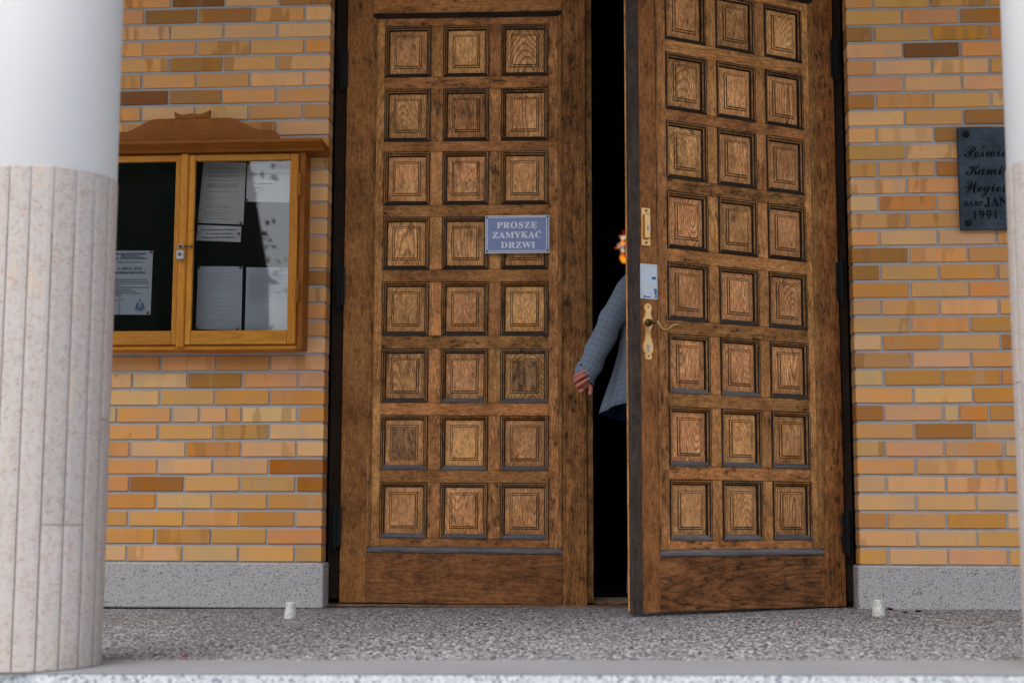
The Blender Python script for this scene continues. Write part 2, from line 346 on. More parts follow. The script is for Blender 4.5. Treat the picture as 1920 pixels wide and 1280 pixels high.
# ------------------------------------------------------------------ object helpers
def tag(o, label=None, cat=None, group=None, kind=None):
    if label: o['label'] = label
    if cat: o['category'] = cat
    if group: o['group'] = group
    if kind: o['kind'] = kind
    return o
def empty(name, loc=(0, 0, 0), rz=0, label=None, cat=None, group=None, kind=None):
    o = bpy.data.objects.new(name, None); COL.objects.link(o); o.location = loc; o.rotation_euler = (0, 0, rz)
    o.empty_display_size = .05
    return tag(o, label, cat, group, kind)
def link(name, me, parent=None, loc=(0, 0, 0), rot=(0, 0, 0)):
    o = bpy.data.objects.new(name, me); COL.objects.link(o); o.parent = parent; o.location = loc; o.rotation_euler = rot; return o
def mesh(name, vs, fs, mats, mi=None, smooth=False):
    me = bpy.data.meshes.new(name); me.from_pydata([tuple(v) for v in vs], [], fs)
    for mm in (mats if isinstance(mats, (list, tuple)) else [mats]): me.materials.append(mm)
    if mi: me.polygons.foreach_set('material_index', mi)
    if smooth: me.polygons.foreach_set('use_smooth', [True]*len(me.polygons))
    me.update(); return me
def cbox(lo, hi, b=.0015):
    """chamfered box: verts, faces"""
    V, F = [], []
    lo = list(lo); hi = list(hi); b = min(b, *[(hi[i]-lo[i])*.45 for i in range(3)])
    idx = {}
    for sx in (0, 1):
        for sy in (0, 1):
            for sz in (0, 1):
                s = (sx, sy, sz)
                for ax in range(3):
                    p = []
                    for i in range(3):
                        e = lo[i] if s[i] == 0 else hi[i]; inn = b if s[i] == 0 else -b
                        p.append(e if i == ax else e+inn)
                    idx[(s, ax)] = len(V); V.append(tuple(p))
    for ax in range(3):
        a, c = [i for i in range(3) if i != ax]
        for sd in (0, 1):
            q = []
            for (u, v) in ((0, 0), (1, 0), (1, 1), (0, 1)):
                s = [0, 0, 0]; s[ax] = sd; s[a] = u; s[c] = v; q.append(idx[(tuple(s), ax)])
            F.append(q)
        for u in (0, 1):
            for v in (0, 1):
                s0 = [0, 0, 0]; s1 = [0, 0, 0]; s0[a] = s1[a] = u; s0[c] = s1[c] = v; s1[ax] = 1
                s0, s1 = tuple(s0), tuple(s1)
                F.append([idx[(s0, a)], idx[(s1, a)], idx[(s1, c)], idx[(s0, c)]])
    for sx in (0, 1):
        for sy in (0, 1):
            for sz in (0, 1):
                F.append([idx[((sx, sy, sz), k)] for k in range(3)])
    return V, F
def fixn(me):
    bm = bmesh.new(); bm.from_mesh(me); bmesh.ops.recalc_face_normals(bm, faces=bm.faces); bm.to_mesh(me); bm.free(); return me
def bx(name, lo, hi, mat, parent=None, b=.0015, centre=True, rot=(0, 0, 0)):
    c = [(lo[i]+hi[i])/2 for i in range(3)] if centre else (0, 0, 0)
    v, f = cbox([lo[i]-c[i] for i in range(3)], [hi[i]-c[i] for i in range(3)], b)
    return link(name, fixn(mesh(name, v, f, mat)), parent, c, rot)
class MB:
    def __init__(s): s.v = []; s.f = []; s.m = []
    def add(s, v, f, mi=0, off=(0, 0, 0)):
        n = len(s.v); s.v += [(a[0]+off[0], a[1]+off[1], a[2]+off[2]) for a in v]; s.f += [[i+n for i in q] for q in f]; s.m += [mi]*len(f)
    def box(s, lo, hi, b=.001, mi=0): s.add(*cbox(lo, hi, b), mi)
    def me(s, name, mats, smooth=False, fix=True):
        m_ = mesh(name, s.v, s.f, mats, s.m, smooth)
        return fixn(m_) if fix else m_
def rings(pts, closed_ends=True):
    """pts: list of rings (same count) -> verts, faces"""
    n = len(pts[0]); V = [p for r_ in pts for p in r_]; F = []
    for i in range(len(pts)-1):
        for j in range(n):
            F.append([i*n+j, i*n+(j+1) % n, (i+1)*n+(j+1) % n, (i+1)*n+j])
    if closed_ends:
        F.append(list(range(n))[::-1]); F.append([(len(pts)-1)*n+j for j in range(n)])
    return V, F
def lathe(prof, n=24, c=(0, 0)):
    return rings([[(c[0]+r_*math.cos(2*math.pi*j/n), c[1]+r_*math.sin(2*math.pi*j/n), z) for j in range(n)] for r_, z in prof])
def tube(path, rad, n=8):
    P = [Vector(p) for p in path]; out = []
    ref = Vector((0, 0, 1)) if abs((P[-1]-P[0]).normalized().z) < .9 else Vector((1, 0, 0))
    for i, p in enumerate(P):
        d = (P[min(i+1, len(P)-1)]-P[max(i-1, 0)]).normalized(); a = d.cross(ref).normalized(); b_ = d.cross(a)
        r_ = rad[i] if isinstance(rad, (list, tuple)) else rad
        out.append([tuple(p+a*(r_*math.cos(2*math.pi*j/n))+b_*(r_*math.sin(2*math.pi*j/n))) for j in range(n)])
    return rings(out)
def prism(poly, y0, y1):
    n = len(poly); V = [(x, y0, z) for x, z in poly]+[(x, y1, z) for x, z in poly]
    F = [list(range(n)), [n+i for i in range(n)][::-1]]+[[i, n+i, n+(i+1) % n, (i+1) % n] for i in range(n)]
    return V, F
def text_mesh(s, size, depth=.0006, align='CENTER', xs=1.0, sp=1.0, bold=0.0, shear=0.0):
    cu = bpy.data.curves.new('txt', 'FONT'); cu.body = s; cu.size = size; cu.extrude = depth; cu.align_x = align; cu.align_y = 'CENTER'
    cu.space_character = sp; cu.offset = bold; cu.resolution_u = 3; cu.shear = shear
    ob = bpy.data.objects.new('txt', cu); COL.objects.link(ob); ob.scale = (xs, 1, 1)
    dg = bpy.context.evaluated_depsgraph_get(); dg.update()
    me = bpy.data.meshes.new_from_object(ob.evaluated_get(dg)); me.transform(Matrix.Diagonal((xs, 1, 1, 1)))
    bpy.data.objects.remove(ob); bpy.data.curves.remove(cu); return me
def text_to(mb, s, size, x, z, y, mi=0, **k):
    me = text_mesh(s, size, **k)   # text lies in XY facing +Z -> stand it up facing -Y
    mb.add([(v.co.x+x, y-v.co.z, v.co.y+z) for v in me.vertices], [list(p.vertices) for p in me.polygons], mi)
    bpy.data.meshes.remove(me)

def fz(x): return .0065*(x-1.2)         # the porch floor falls a little to the left

# ================================================================== SETTING
tag(link('ground', mesh('ground', [(-150, -260, -1.1), (150, -260, -1.1), (150, 40, -1.1), (-150, 40, -1.1)], [[0, 1, 2, 3]], M['ground'])), kind='structure')
XW0, XW1 = -4.2, 6.9
def sheet(name, pts, mat, depth=.12):
    n = len(pts); v = [(x, y, z) for x, y, z in pts]+[(x, y, z-depth) for x, y, z in pts]
    f = [list(range(n)), [n+i for i in range(n)][::-1]]+[[i, n+i, n+(i+1) % n, (i+1) % n] for i in range(n)]
    return tag(link(name, fixn(mesh(name, v, f, mat))), kind='structure')
eb = lambda x: -2.165+.026*(x-1.2)      # back and front of the smooth edge slab
ef = lambda x: -2.500+.020*(x-1.2)
sheet('porch_floor', [(XW0, eb(XW0), fz(XW0)), (XW1, eb(XW1), fz(XW1)), (XW1, .30, fz(XW1)), (XW0, .30, fz(XW0))], M['floor'], .3)
for a, b_ in ((XW0, XW1),):
    sheet('edge_slab', [(a, ef(a), fz(a)+.003), (b_, ef(b_), fz(b_)+.003), (b_, eb(b_)-.003, fz(b_)+.003), (a, eb(a)-.003, fz(a)+.003)], M['slab'], .006)
for k in range(7):
    a, b_ = XW0-.3*k, XW1+.3*k
    z = -.0035-.155*k
    y0 = -.32*k
    sheet('step', [(a, ef(a)+y0+.001, fz(a)+z), (b_, ef(b_)+y0+.001, fz(b_)+z), (b_, ef(b_)+.334+y0, fz(b_)+z), (a, ef(a)+.334+y0, fz(a)+z)], M['riser'], .36)

# ================================================================== BRICK WALLS
TONE = {'n': (.71, .345, .118), 'l': (.78, .428, .185), 'g': (.64, .280, .068), 'p': (.74, .430, .195), 'b': (.42, .185, .048), 'd': (.24, .095, .026), 'o': (.46, .175, .030), 'r': (.64, .320, .155), 's': (.62, .300, .090)}
SPEC = {0: {(27, 3): 'd', (27, 2): 'b', (29, 2): 'b', (33, 2): 'd', (32, 2): 'b', (32, 3): 'b', (10, 0): 'r', (4, 0): 'o', (5, 0): 'o', (4, 3): 'o', (1, 2): 'g', (1, 3): 'g', (3, 3): 'g', (9, 0): 's', (7, 0): 'l', (11, 0): 'l', (6, 2): 'g', (2, 1): 'g'},
        1: {(29, 1): 'd', (27, 0): 'r', (25, 2): 'b', (22, 0): 's', (22, 2): 'b', (17, 0): 'b', (16, 2): 'g', (15, 0): 'g', (14, 0): 'r', (8, 0): 'o', (8, 1): 'p', (7, 1): 'o', (30, 0): 'b', (24, 2): 'b', (12, 1): 'g', (10, 2): 'g', (2, 2): 'g'}}
HP = .1985; CH = .08; BH = .066; BL = .25; JT = .012; NC = 45
BM = {}
def brick_mesh(w):
    k = round(w, 3)
    if k not in BM:
        v, f = cbox((-w/2, 0, -BH/2), (w/2, .10, BH/2), .0022); BM[k] = fixn(mesh('brick', v, f, M['brick']))
    return BM[k]
WALLS = []
for side in (0, 1):
    sg = -1 if side == 0 else 1; xc = 0.0 if side == 0 else 2.4292
    wl = empty('brick_wall', (xc, 0, fz(xc)), label=('yellow brick wall with the notice board, left of the wooden doors' if side == 0 else 'yellow brick wall with the black plaque, right of the wooden doors'), cat='wall')
    WALLS.append(wl); far = 4.2 if side == 0 else 4.47
    zb = HP - fz(xc)
    field = MB(); cnt = 0
    for k in range(-2 if False else 0, NC):
        z = zb + k*CH + .006 + BH/2
        seq = []
        if k == 8: seq = [.119, BL, .058, .119, .119]
        elif k % 2 == 0: seq = [.119]
        x = 0.0; i = 0
        while x < far:
            w = seq[i] if i < len(seq) else BL
            jx = rng.uniform(-.002, .002) if i else 0
            mid = sg*(x+w/2+jx)
            rr_ = rng.random(); tone = SPEC[side].get((k, i)) or ('n' if rr_ < .44 else 'l' if rr_ < .76 else 'g' if rr_ < .88 else 's' if rr_ < .95 else 'p' if rr_ < .98 else 'b')
            if x < 1.32 and k < 35:
                o = link('brick', brick_mesh(w), wl, (mid, rng.uniform(-.0012, .0012), z+rng.uniform(-.0008, .0008)), (rng.uniform(-.012, .012), rng.uniform(-.005, .005), rng.uniform(-.004, .004)))
                tc = TONE[tone]; o.color = (*[c*rng.uniform(.93, 1.07) for c in tc], 1); cnt += 1
            else:
                field.add(*cbox((mid-w/2, 0, z-BH/2), (mid+w/2, .10, z+BH/2), .0022))
            x += w+JT; i += 1
    fo = link('brick_field', field.me('brick_field', M['brick']), wl); fo.color = (.68, .355, .105, 1); fo['kind'] = 'stuff'
    lo, hi = (-far, -.006) if side == 0 else (.006, far)
    bx('mortar_bed', (lo, .0075, zb-.03), (hi, .118, zb+NC*CH+.05), M['mortar'], wl, .0005)
    a, b_ = (-far, .0125) if side == 0 else (-.0125, far)
    pl = MB(); pl.box((a, -.013, .0005 if side == 0 else -.004), (b_, .12, zb-.001), .006)
    link('plinth', pl.me('plinth', M['plinth']), wl)
# beam over the opening, porch ceiling and edge beam
bx('lintel', (.0, .004, 3.02), (2.4292, .25, 3.918), M['paint'])['kind'] = 'structure'
bx('porch_ceiling', (XW0, -2.70, 3.92), (XW1, .3, 4.17), M['ceiling'])['kind'] = 'structure'

# ================================================================== CHURCH INTERIOR
def room(name, lo, hi, mat):
    v = [(x, y, z) for x in (lo[0], hi[0]) for y in (lo[1], hi[1]) for z in (lo[2], hi[2])]
    # all but the face towards the porch
    return v
XI0, XI1, YI0, YI1, ZI = -3.5, 6.0, .34, 19., 6.5
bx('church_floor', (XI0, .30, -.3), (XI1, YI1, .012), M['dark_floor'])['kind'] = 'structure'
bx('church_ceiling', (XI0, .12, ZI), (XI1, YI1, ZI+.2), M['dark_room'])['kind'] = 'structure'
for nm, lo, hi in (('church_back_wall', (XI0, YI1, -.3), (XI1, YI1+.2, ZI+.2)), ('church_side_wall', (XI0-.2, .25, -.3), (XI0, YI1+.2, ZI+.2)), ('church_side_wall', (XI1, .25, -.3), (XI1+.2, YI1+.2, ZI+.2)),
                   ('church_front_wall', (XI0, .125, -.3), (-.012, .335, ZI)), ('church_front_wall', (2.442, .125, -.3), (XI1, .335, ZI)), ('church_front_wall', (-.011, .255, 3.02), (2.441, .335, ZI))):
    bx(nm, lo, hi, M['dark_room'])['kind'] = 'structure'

# altar lights far inside
al = empty('altar_light', (1.50, 15.2, 0), label='cluster of glowing amber and white altar lamps deep inside the dark church', cat='lamp')
st_ = MB(); st_.add(*lathe([(.22, .012), (.2, .05), (.04, .09), (.03, 2.2), (.012, 4.1), (.008, 4.62)], 12, (.1, 0)))
link('stand', st_.me('stand', M['iron']), al)
G = {'amber': glow('amber_lamp_glow', (1., .33, .03), .5), 'white': glow('white_lamp_glow', (1., .78, .55), .36), 'red': glow('red_lamp_glow', (1., .02, .01), .15), 'pale': glow('pale_lamp_glow', (.60, .68, .85), .18), 'deep': glow('orange_lamp_glow', (1., .16, .01), .3)}
for x, z, r_, k in ((1.5317, 4.6267, .022, 'red'), (1.515, 4.535, .030, 'white'), (1.474, 4.56, .016, 'deep'), (1.505, 4.4478, .035, 'amber'), (1.510, 4.405, .026, 'pale'), (1.449, 4.4205, .022, 'pale'), (1.452, 4.395, .018, 'amber'),
                    (1.509, 4.340, .026, 'white'), (1.509, 4.262, .036, 'deep'), (1.505, 4.225, .04, 'amber'), (1.5206, 4.188, .036, 'amber'), (1.574, 4.171, .036, 'amber'), (1.576, 4.556, .03, 'white'), (1.408, 4.38, .013, 'deep'), (1.57, 4.45, .03, 'deep'), (1.60, 4.33, .035, 'white'), (1.64, 4.22, .036, 'amber'), (1.62, 4.5, .03, 'amber')):
    r_ *= 1.0
    v, f = lathe([(r_*.3, -r_), (r_*.86, -r_*.5), (r_, 0), (r_*.8, r_*.6), (r_*.3, r_*1.15)], 10)
    link('bulb', fixn(mesh('bulb', v, f, G[k], smooth=True)), al, (x-1.50, -.15, z))

# ================================================================== DOOR FRAME
df = empty('door_frame', (1.2146, .12, 0), label='dark stained timber frame fixed in the brick opening around the two door leaves', cat='frame')
bx('jamb', (.0045-1.2146, .001, .03), (.060-1.2146, .12, 3.01), M['jamb'], df, .003)
bx('jamb', (2.386-1.2146, .001, .03), (2.4245-1.2146, .12, 3.01), M['jamb'], df, .003)
bx('head', (.0605-1.2146, .001, 2.968), (2.3855-1.2146, .12, 3.01), M['jamb'], df, .003)
bx('threshold', (.0045-1.2146, -.034, -.006), (2.4245-1.2146, .13, .0085), M['sill'], df, .004)
bx('threshold_step', (.062-1.2146, .035, .0088), (2.384-1.2146, .132, .03), M['sill'], df, .003)
bx('threshold_strip', (.062-1.2146, .133, .006), (2.384-1.2146, .165, .034), M['steel'], df, .002)

# ================================================================== DOOR LEAVES
ROWS = [(2.7608, 2.5079), (2.4474, 2.191), (2.1389, 1.8811), (1.8218, 1.5697), (1.5096, 1.2551), (1.1921, .9389), (.8778, .6249), (.5654, .3093)]
UC = [(.1854, .4072), (.4688, .6893), (.7492, .9734)]           # panel columns, measured from the hinge
LR = .013                                                      # lattice set back from the outer frame
def panel_meshes(w, h):
    """raised field and the moulding round it, local origin at the centre, y = into the door"""
    def loop(ins, y, w=w, h=h): return [(-w/2+ins, y, -h/2+ins), (w/2-ins, y, -h/2+ins), (w/2-ins, y, h/2-ins), (-w/2+ins, y, h/2-ins)]
    def loft(prof):
        V = []; F = []
        for ins, y in prof: V += loop(ins, y)
        for i in range(len(prof)-1):
            for j in range(4): F.append([i*4+j, i*4+(j+1) % 4, (i+1)*4+(j+1) % 4, (i+1)*4+j])
        return V, F
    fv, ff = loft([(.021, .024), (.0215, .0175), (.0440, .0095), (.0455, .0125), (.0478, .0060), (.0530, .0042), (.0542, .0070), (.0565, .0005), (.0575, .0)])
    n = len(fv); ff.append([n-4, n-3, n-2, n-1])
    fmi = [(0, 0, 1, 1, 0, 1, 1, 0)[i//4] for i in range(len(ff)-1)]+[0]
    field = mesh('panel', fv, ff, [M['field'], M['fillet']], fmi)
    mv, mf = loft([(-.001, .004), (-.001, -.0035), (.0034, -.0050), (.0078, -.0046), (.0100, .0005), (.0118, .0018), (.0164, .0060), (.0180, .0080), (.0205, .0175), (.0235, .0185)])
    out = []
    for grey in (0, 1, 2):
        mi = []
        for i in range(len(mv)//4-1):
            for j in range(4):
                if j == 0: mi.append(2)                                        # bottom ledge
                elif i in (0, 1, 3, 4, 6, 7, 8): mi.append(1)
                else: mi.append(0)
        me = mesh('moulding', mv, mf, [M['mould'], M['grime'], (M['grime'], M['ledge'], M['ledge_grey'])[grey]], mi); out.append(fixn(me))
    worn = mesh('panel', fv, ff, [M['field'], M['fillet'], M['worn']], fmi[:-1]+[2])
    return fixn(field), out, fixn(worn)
def door_leaf(name, sx, s, zf, hinge, rz, label, inner, outer):
    """sx: +1 the leaf runs to +x from the hinge; zf(u): drop of the leaf at u"""
    L = empty(name, (hinge[0], hinge[1], 0), rz, label, 'door', 'pair of carved church door leaves')
    X = lambda u: sx*u*s
    sl_ = (zf(1.0)-zf(0.0))                                    # slope along u
    ry = -math.atan(sl_)*sx
    def piece(nm, u0, u1, z0, z1, y0, y1, mat, tilt=True, b=.002, par=L):
        uc = (u0+u1)/2; xa, xb = sorted((X(u0), X(u1))); w = (xb-xa)/2; h = (z1-z0)/2; d = (y1-y0)/2
        v, f = cbox((-w, -d, -h), (w, d, h), b)
        return link(nm, fixn(mesh(nm, v, f, mat)), par, ((xa+xb)/2, (y0+y1)/2, (z0+z1)/2+zf(uc)), (0, ry if tilt else 0, 0))
    T = .058
    piece('stile', .003, .1272, .0105, 2.955, 0, T, M['stile'], False)
    piece('stile', 1.0379, inner, .0105, 2.955, 0, T, M['stile'], False)
    piece('top_rail', .1274, 1.0377, 2.8215, 2.953, 0.0005, T, M['rail'])
    piece('kick_board', .1274, 1.0377, .0115, .2425, 0.0008, T, M['kick'])
    piece('back_board', .1274, 1.0377, .2428, 2.8212, .046, T-.001, M['stile'], True)
    # large moulding frame between the outer frame and the lattice
    def big(nm, u0, u1, z0, z1, mat, kind):
        xa, xb = sorted((X(u0), X(u1))); uc = (u0+u1)/2; zc = (z0+z1)/2
        if kind == 'v':
            w = xb-xa; e = [(0, LR+.010), (0, -.0045), (w*.35, -.006), (w*.5, .002), (w*.75, .006), (w, LR+.001), (w, LR+.010)]
            flip = (u0 < .5) == (sx > 0)
            pr = [(x if flip else w-x, y) for x, y in e]
            v = [(x-w/2, y, -(z1-z0)/2) for x, y in pr]+[(x-w/2, y, (z1-z0)/2) for x, y in pr]
        else:
            hgt = z1-z0; e = [(0, LR+.010), (0, -.0045), (hgt*.3, -.0065), (hgt*.45, -.003), (hgt, LR+.001), (hgt, LR+.010)]
            pr = [((q if kind == 'b' else hgt-q), y) for q, y in e]; w = xb-xa
            v = [(-w/2, y, q-hgt/2) for q, y in pr]+[(w/2, y, q-hgt/2) for q, y in pr]
        n = len(pr); f = [[i, n+i, n+(i+1) % n, (i+1) % n] for i in range(n)]+[list(range(n)), [n+i for i in range(n)][::-1]]
        link(nm, fixn(mesh(nm, v, f, mat)), L, ((xa+xb)/2, 0, zc+zf(uc)), (0, ry if kind != 'v' else 0, 0))
    big('side_moulding', .1275, .145, .2690, 2.8000, M['mould'], 'v')
    big('side_moulding', 1.0205, 1.0376, .2690, 2.8000, M['mould'], 'v')
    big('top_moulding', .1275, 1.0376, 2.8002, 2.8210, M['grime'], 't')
    big('ledge_moulding', .1275, 1.0376, .2430, .2688, M['ledge_grey'], 'b')
    # lattice of inner stiles, cross rails and muntins
    piece('lattice_stile', .1452, .1852, .2692, 2.8, LR, .046, M['muntin'], False)
    piece('lattice_stile', .9736, 1.0203, .2692, 2.8, LR, .046, M['muntin'], False)
    zs = [2.8000]+[v for rw in ROWS for v in rw]+[.2692]
    for i in range(0, len(zs), 2):
        piece('cross_rail', .1856, .9732, zs[i+1]+.0002, zs[i], LR+.0004, .046, M['rail'])
    for (a, b_) in ROWS:
        for (u0, u1) in ((.4074, .4686), (.6895, .7490)):
            piece('muntin', u0, u1, b_+.0006, a-.0006, LR+.0012, .046, M['muntin'], False)
    # raised panels with their mouldings
    for ci, (u0, u1) in enumerate(UC):
        w = (u1-u0)*s; h = .2545; fm, mm, wm = panel_meshes(w, h)
        for ri, (a, b_) in enumerate(ROWS):
            uc = (u0+u1)/2
            black = sx > 0 and (ri, ci) in ((5, 2), (6, 0))
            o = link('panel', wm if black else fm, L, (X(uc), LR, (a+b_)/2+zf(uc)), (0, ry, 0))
            o.scale = (1, 1, (a-b_)/h)
            if black: o['label'] = 'panel with blackened weathered centre'
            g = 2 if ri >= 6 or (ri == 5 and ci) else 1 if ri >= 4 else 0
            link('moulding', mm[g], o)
    return L, piece, X
zfL = lambda u: -.0065*(u-.573)
DL, pcL, XL = door_leaf('door_leaf', 1, 1.0, zfL, (.062, .10), 0, 'closed left door leaf of panelled weathered oak with the blue sign on it', 1.1519, 0)
# rebated edge of the left leaf
pcL('rebate_strip', 1.1522, 1.1800, .022, 2.95, .020, .056, M['mould'], False)
AR = .5357; SR = .9571
zfR = lambda u: .0025+.0043*u
DR, pcR, XR = door_leaf('door_leaf', -1, SR, zfR, (2.3837, .0976), AR, 'right door leaf of panelled weathered oak, swung open, with brass handle', 1.0850/SR, 0)
pcR('meeting_strip', 1.0853/SR, 1.1355/SR, .004, 2.957, -.012, .018, M['astragal'], False, .004)
pcR('edge_strip', 1.0857/SR, 1.1345/SR, .012, 2.95, .0183, .031, M['muntin'], False, .002)
# hinges
for L_, sx, zz in ((DL, 1, (.36, 1.49, 2.55)), (DR, -1, (.34, 1.49, 2.55))):
    for z in zz:
        h = MB(); h.add(*lathe([(.004, -.112), (.010, -.104), (.0115, -.1), (.0115, -.003), (.0128, -.002), (.0128, .002), (.0115, .003), (.0115, .1), (.010, .104), (.004, .112)], 12))
        h.box((-.002, -.002, -.09), (.03*sx, .004, .09) if sx > 0 else (.002, .004, .09), .001) if sx > 0 else h.box((-.03, -.002, -.09), (.002, .004, .09), .001)
        link('hinge', h.me('hinge', M['iron']), L_, (-.021*sx if sx > 0 else .006, -.012, z))

# --- brass fittings of the right leaf (leaf frame: x = -u)
def fit(name, mb, mats, u, z, par=DR, y=0.0): return link(name, mb.me(name, mats), par, (-u, y, z))
lk = MB(); lk.box((-.023, -.006, -.084), (.023, 0, .084), .004); lk.box((-.014, -.024, -.055), (.014, -.006, .055), .005)
lp = fit('lock_plate', lk, M['brass'], 1.051, 1.6545)
sc = MB(); sc.add(*[(v, f) for v, f in [rings([[(.0085*math.cos(a*.5236), y, .0085*math.sin(a*.5236)) for a in range(12)] for y in (-.0285, -.0235)])]][0])
link('screw_head', sc.me('screw_head', M['steel']), lp, (.001, 0, -.006))
for z in (-.07, .07):
    s2 = MB(); s2.add(*rings([[(.0055*math.cos(a*.628), y, .0055*math.sin(a*.628)) for a in range(10)] for y in (-.0085, -.005)])); link('rivet', s2.me('rivet', M['brass_dark']), lp, (0, 0, z))
# shaped long plate
half = [(-.121, .004), (-.119, .011), (-.112, .0155), (-.104, .015), (-.098, .012), (-.094, .0135), (-.090, .0185), (-.080, .0215), (-.066, .0225), (-.052, .0205), (-.042, .0155), (-.036, .0165), (-.031, .0140), (-.015, .0125), (.000, .0125), (.012, .0140), (.017, .0170), (.023, .0160), (.030, .0205), (.042, .0230), (.054, .0205), (.063, .0150), (.068, .0160), (.074, .0125), (.086, .0115), (.092, .0150), (.100, .0165), (.108, .0155), (.116, .0105), (.121, .004)]
poly = [(x*1.16, z) for z, x in half]+[(-x*1.16, z) for z, x in half[::-1]]
hpm = MB(); hpm.add(*prism(poly, -.0045, 0)); hpm.add(*prism([(x*.80, z*.975) for x, z in poly], -.0075, -.0046))
hp_ = fit('handle_plate', hpm, M['brass'], 1.0455, 1.2010)
hub = MB(); hub.add(*rings([[(r_*math.cos(a*.4488), y, r_*math.sin(a*.4488)) for a in range(14)] for r_, y in ((.017, -.0075), (.017, -.013), (.0115, -.015), (.0105, -.048), (.013, -.052), (.013, -.064), (.009, -.068))]))
link('handle_hub', hub.me('handle_hub', M['brass_dark'], True), hp_, (0, 0, .037))
pth = [(.006, -.058, .037), (.016, -.060, .031), (.022, -.061, .018), (.033, -.062, .006), (.048, -.062, .002), (.066, -.062, .010), (.084, -.062, .024), (.104, -.061, .031), (.122, -.059, .028), (.136, -.057, .020)]
lv = MB(); lv.add(*tube(pth, [.010, .0105, .0085, .0075, .0072, .0075, .0082, .0085, .0075, .0045], 10))
sp_ = [( .013+.012*math.cos(a)*(1-.06*i), -.060, .028+.012*math.sin(a)*(1-.06*i)) for i, a in enumerate([1.9, 1.2, .5, -.2, -.9, -1.6])]
link('lever', lv.me('lever', M['bronze'], True), hp_)
ky = MB(); ky.add(*rings([[(.0085*math.cos(a*.5236), y, .0085*math.sin(a*.5236)) for a in range(12)] for y in (-.0105, -.0074)])); ky.box((-.0045, -.0105, -.026), (.0045, -.0074, -.002), .001)
link('keyhole', ky.me('keyhole', M['steel']), hp_, (0, 0, -.062))
for z in (-.106, .106):
    s2 = MB(); s2.add(*rings([[(.0042*math.cos(a*.628), y, .0042*math.sin(a*.628)) for a in range(10)] for y in (-.0092, -.0074)])); link('rivet', s2.me('rivet', M['brass_dark']), hp_, (0, 0, z))

def leafpt(u, z, off):                   # world point off the face of the right leaf
    return (2.3837-u*math.cos(AR)+off*math.sin(AR), .0976-u*math.sin(AR)-off*math.cos(AR), z)
# sticker
sk = empty('sticker', leafpt(1.0385, 1.4178, .0012), AR, 'worn white sticker with blue print above the brass door handle', 'sticker')
k_ = MB(); k_.box((-.0445, -.0006, -.0755), (.0445, .0006, .0755), .0002); link('sheet', k_.me('sheet', M['sticker']), sk)
k_ = MB()
for lo, hi in (((-.0405, -.0011, -.024), (.040, -.0008, -.0225)), ((.0385, -.0011, -.022), (.040, -.0008, .066)), ((-.0405, -.0011, .0645), (.040, -.0008, .066))): k_.box(lo, hi, .0001)
link('printed_line', k_.me('printed_line', M['ink_pale']), sk)
k_ = MB(); k_.box((.016, -.0012, .010), (.036, -.0008, .022), .0002); link('blue_mark', k_.me('blue_mark', M['ink_blue']), sk)
k_ = MB(); k_.add(*prism([(.040, -.071), (.040, -.030), (.022, -.030), (.030, -.040), (.028, -.050), (.034, -.060), (.030, -.071)], -.0012, -.0008)); k_.add(*prism([(-.030, -.070), (.012, -.070), (.004, -.064), (-.012, -.066), (-.022, -.061)], -.0012, -.0008))
link('blue_mark', k_.me('blue_mark', M['ink_blue']), sk)

# --- blue sign on the left leaf
sg_ = empty('door_sign', (.8905, .0880, 1.7305), label='small faded blue enamel sign reading PROSZĘ ZAMYKAĆ DRZWI on the left door leaf', cat='sign')
bx('plate', (-.1513, .0, -.0900), (.1513, .003, .0900), M['sign_white'], sg_, .001)
bx('blue_field', (-.1475, -.0010, -.0858), (.1475, -.0001, .0862), M['sign_blue'], sg_, .0004)
bd = MB()
for lo, hi in (((-.1425, -.0018, .0795), (.1395, -.0011, .0825)), ((-.1425, -.0018, -.0805), (.1395, -.0011, -.0775)), ((-.1425, -.0018, -.0774), (-.1395, -.0011, .0794)), ((.1365, -.0018, -.0774), (.1395, -.0011, .0794))): bd.box(lo, hi, .0002)
link('border_line', bd.me('border_line', M['sign_white']), sg_)
def serif(s): return ''.join(chr(0x1D400+ord(c)-65) if 'A' <= c <= 'Z' else c for c in s)
tx = MB()
text_to(tx, serif('PROSZE'), .0415, -.002, .0420, -.0012, xs=1.10, sp=1.08, bold=.0004)
text_to(tx, serif('ZAMYKAC'), .0415, -.002, -.0050, -.0012, xs=1.10, sp=1.04, bold=.0004)
text_to(tx, serif('DRZWI'), .0415, .003, -.0530, -.0012, xs=1.12, sp=1.06, bold=.0004)
tx.add(*tube([(.0835, -.0015, .0275), (.0815, -.0015, .0235), (.0820, -.0015, .0205), (.0855, -.0015, .0200), (.0875, -.0015, .0215)], [.0014, .0016, .0014, .0012, .0006], 5))
tx.add(*tube([(.1000, -.0015, .0120), (.1035, -.0015, .0150), (.1065, -.0015, .0190)], [.0009, .0017, .0022], 5))
link('lettering', tx.me('lettering', M['sign_white'], fix=False), sg_)
for x, z in ((-.143, .0815), (.142, .0825), (-.1435, -.0795), (.1425, -.0775)):
    nl = MB(); nl.add(*rings([[(r_*math.cos(a*.628), y, r_*math.sin(a*.628)) for a in range(10)] for r_, y in ((.0052, -.0019), (.0045, -.0035), (.002, -.0045))])); link('nail', nl.me('nail', M['sign_nail']), sg_, (x, 0, z))
ck = MB()
for x, z, w in ((-.131, .073, .0022), (.003, .0735, .0018), (.049, .0745, .0018), (.130, .0735, .0025), (.124, .072, .0016), (.131, -.022, .0013), (.126, .02, .0012)):
    ck.add(*prism([(x-w, z-w*.8), (x+w, z-w*.6), (x+w*.7, z+w*.9), (x-w*.8, z+w*.7)], -.0014, -.0010))
link('chip', ck.me('chip', M['sign_nail']), sg_)

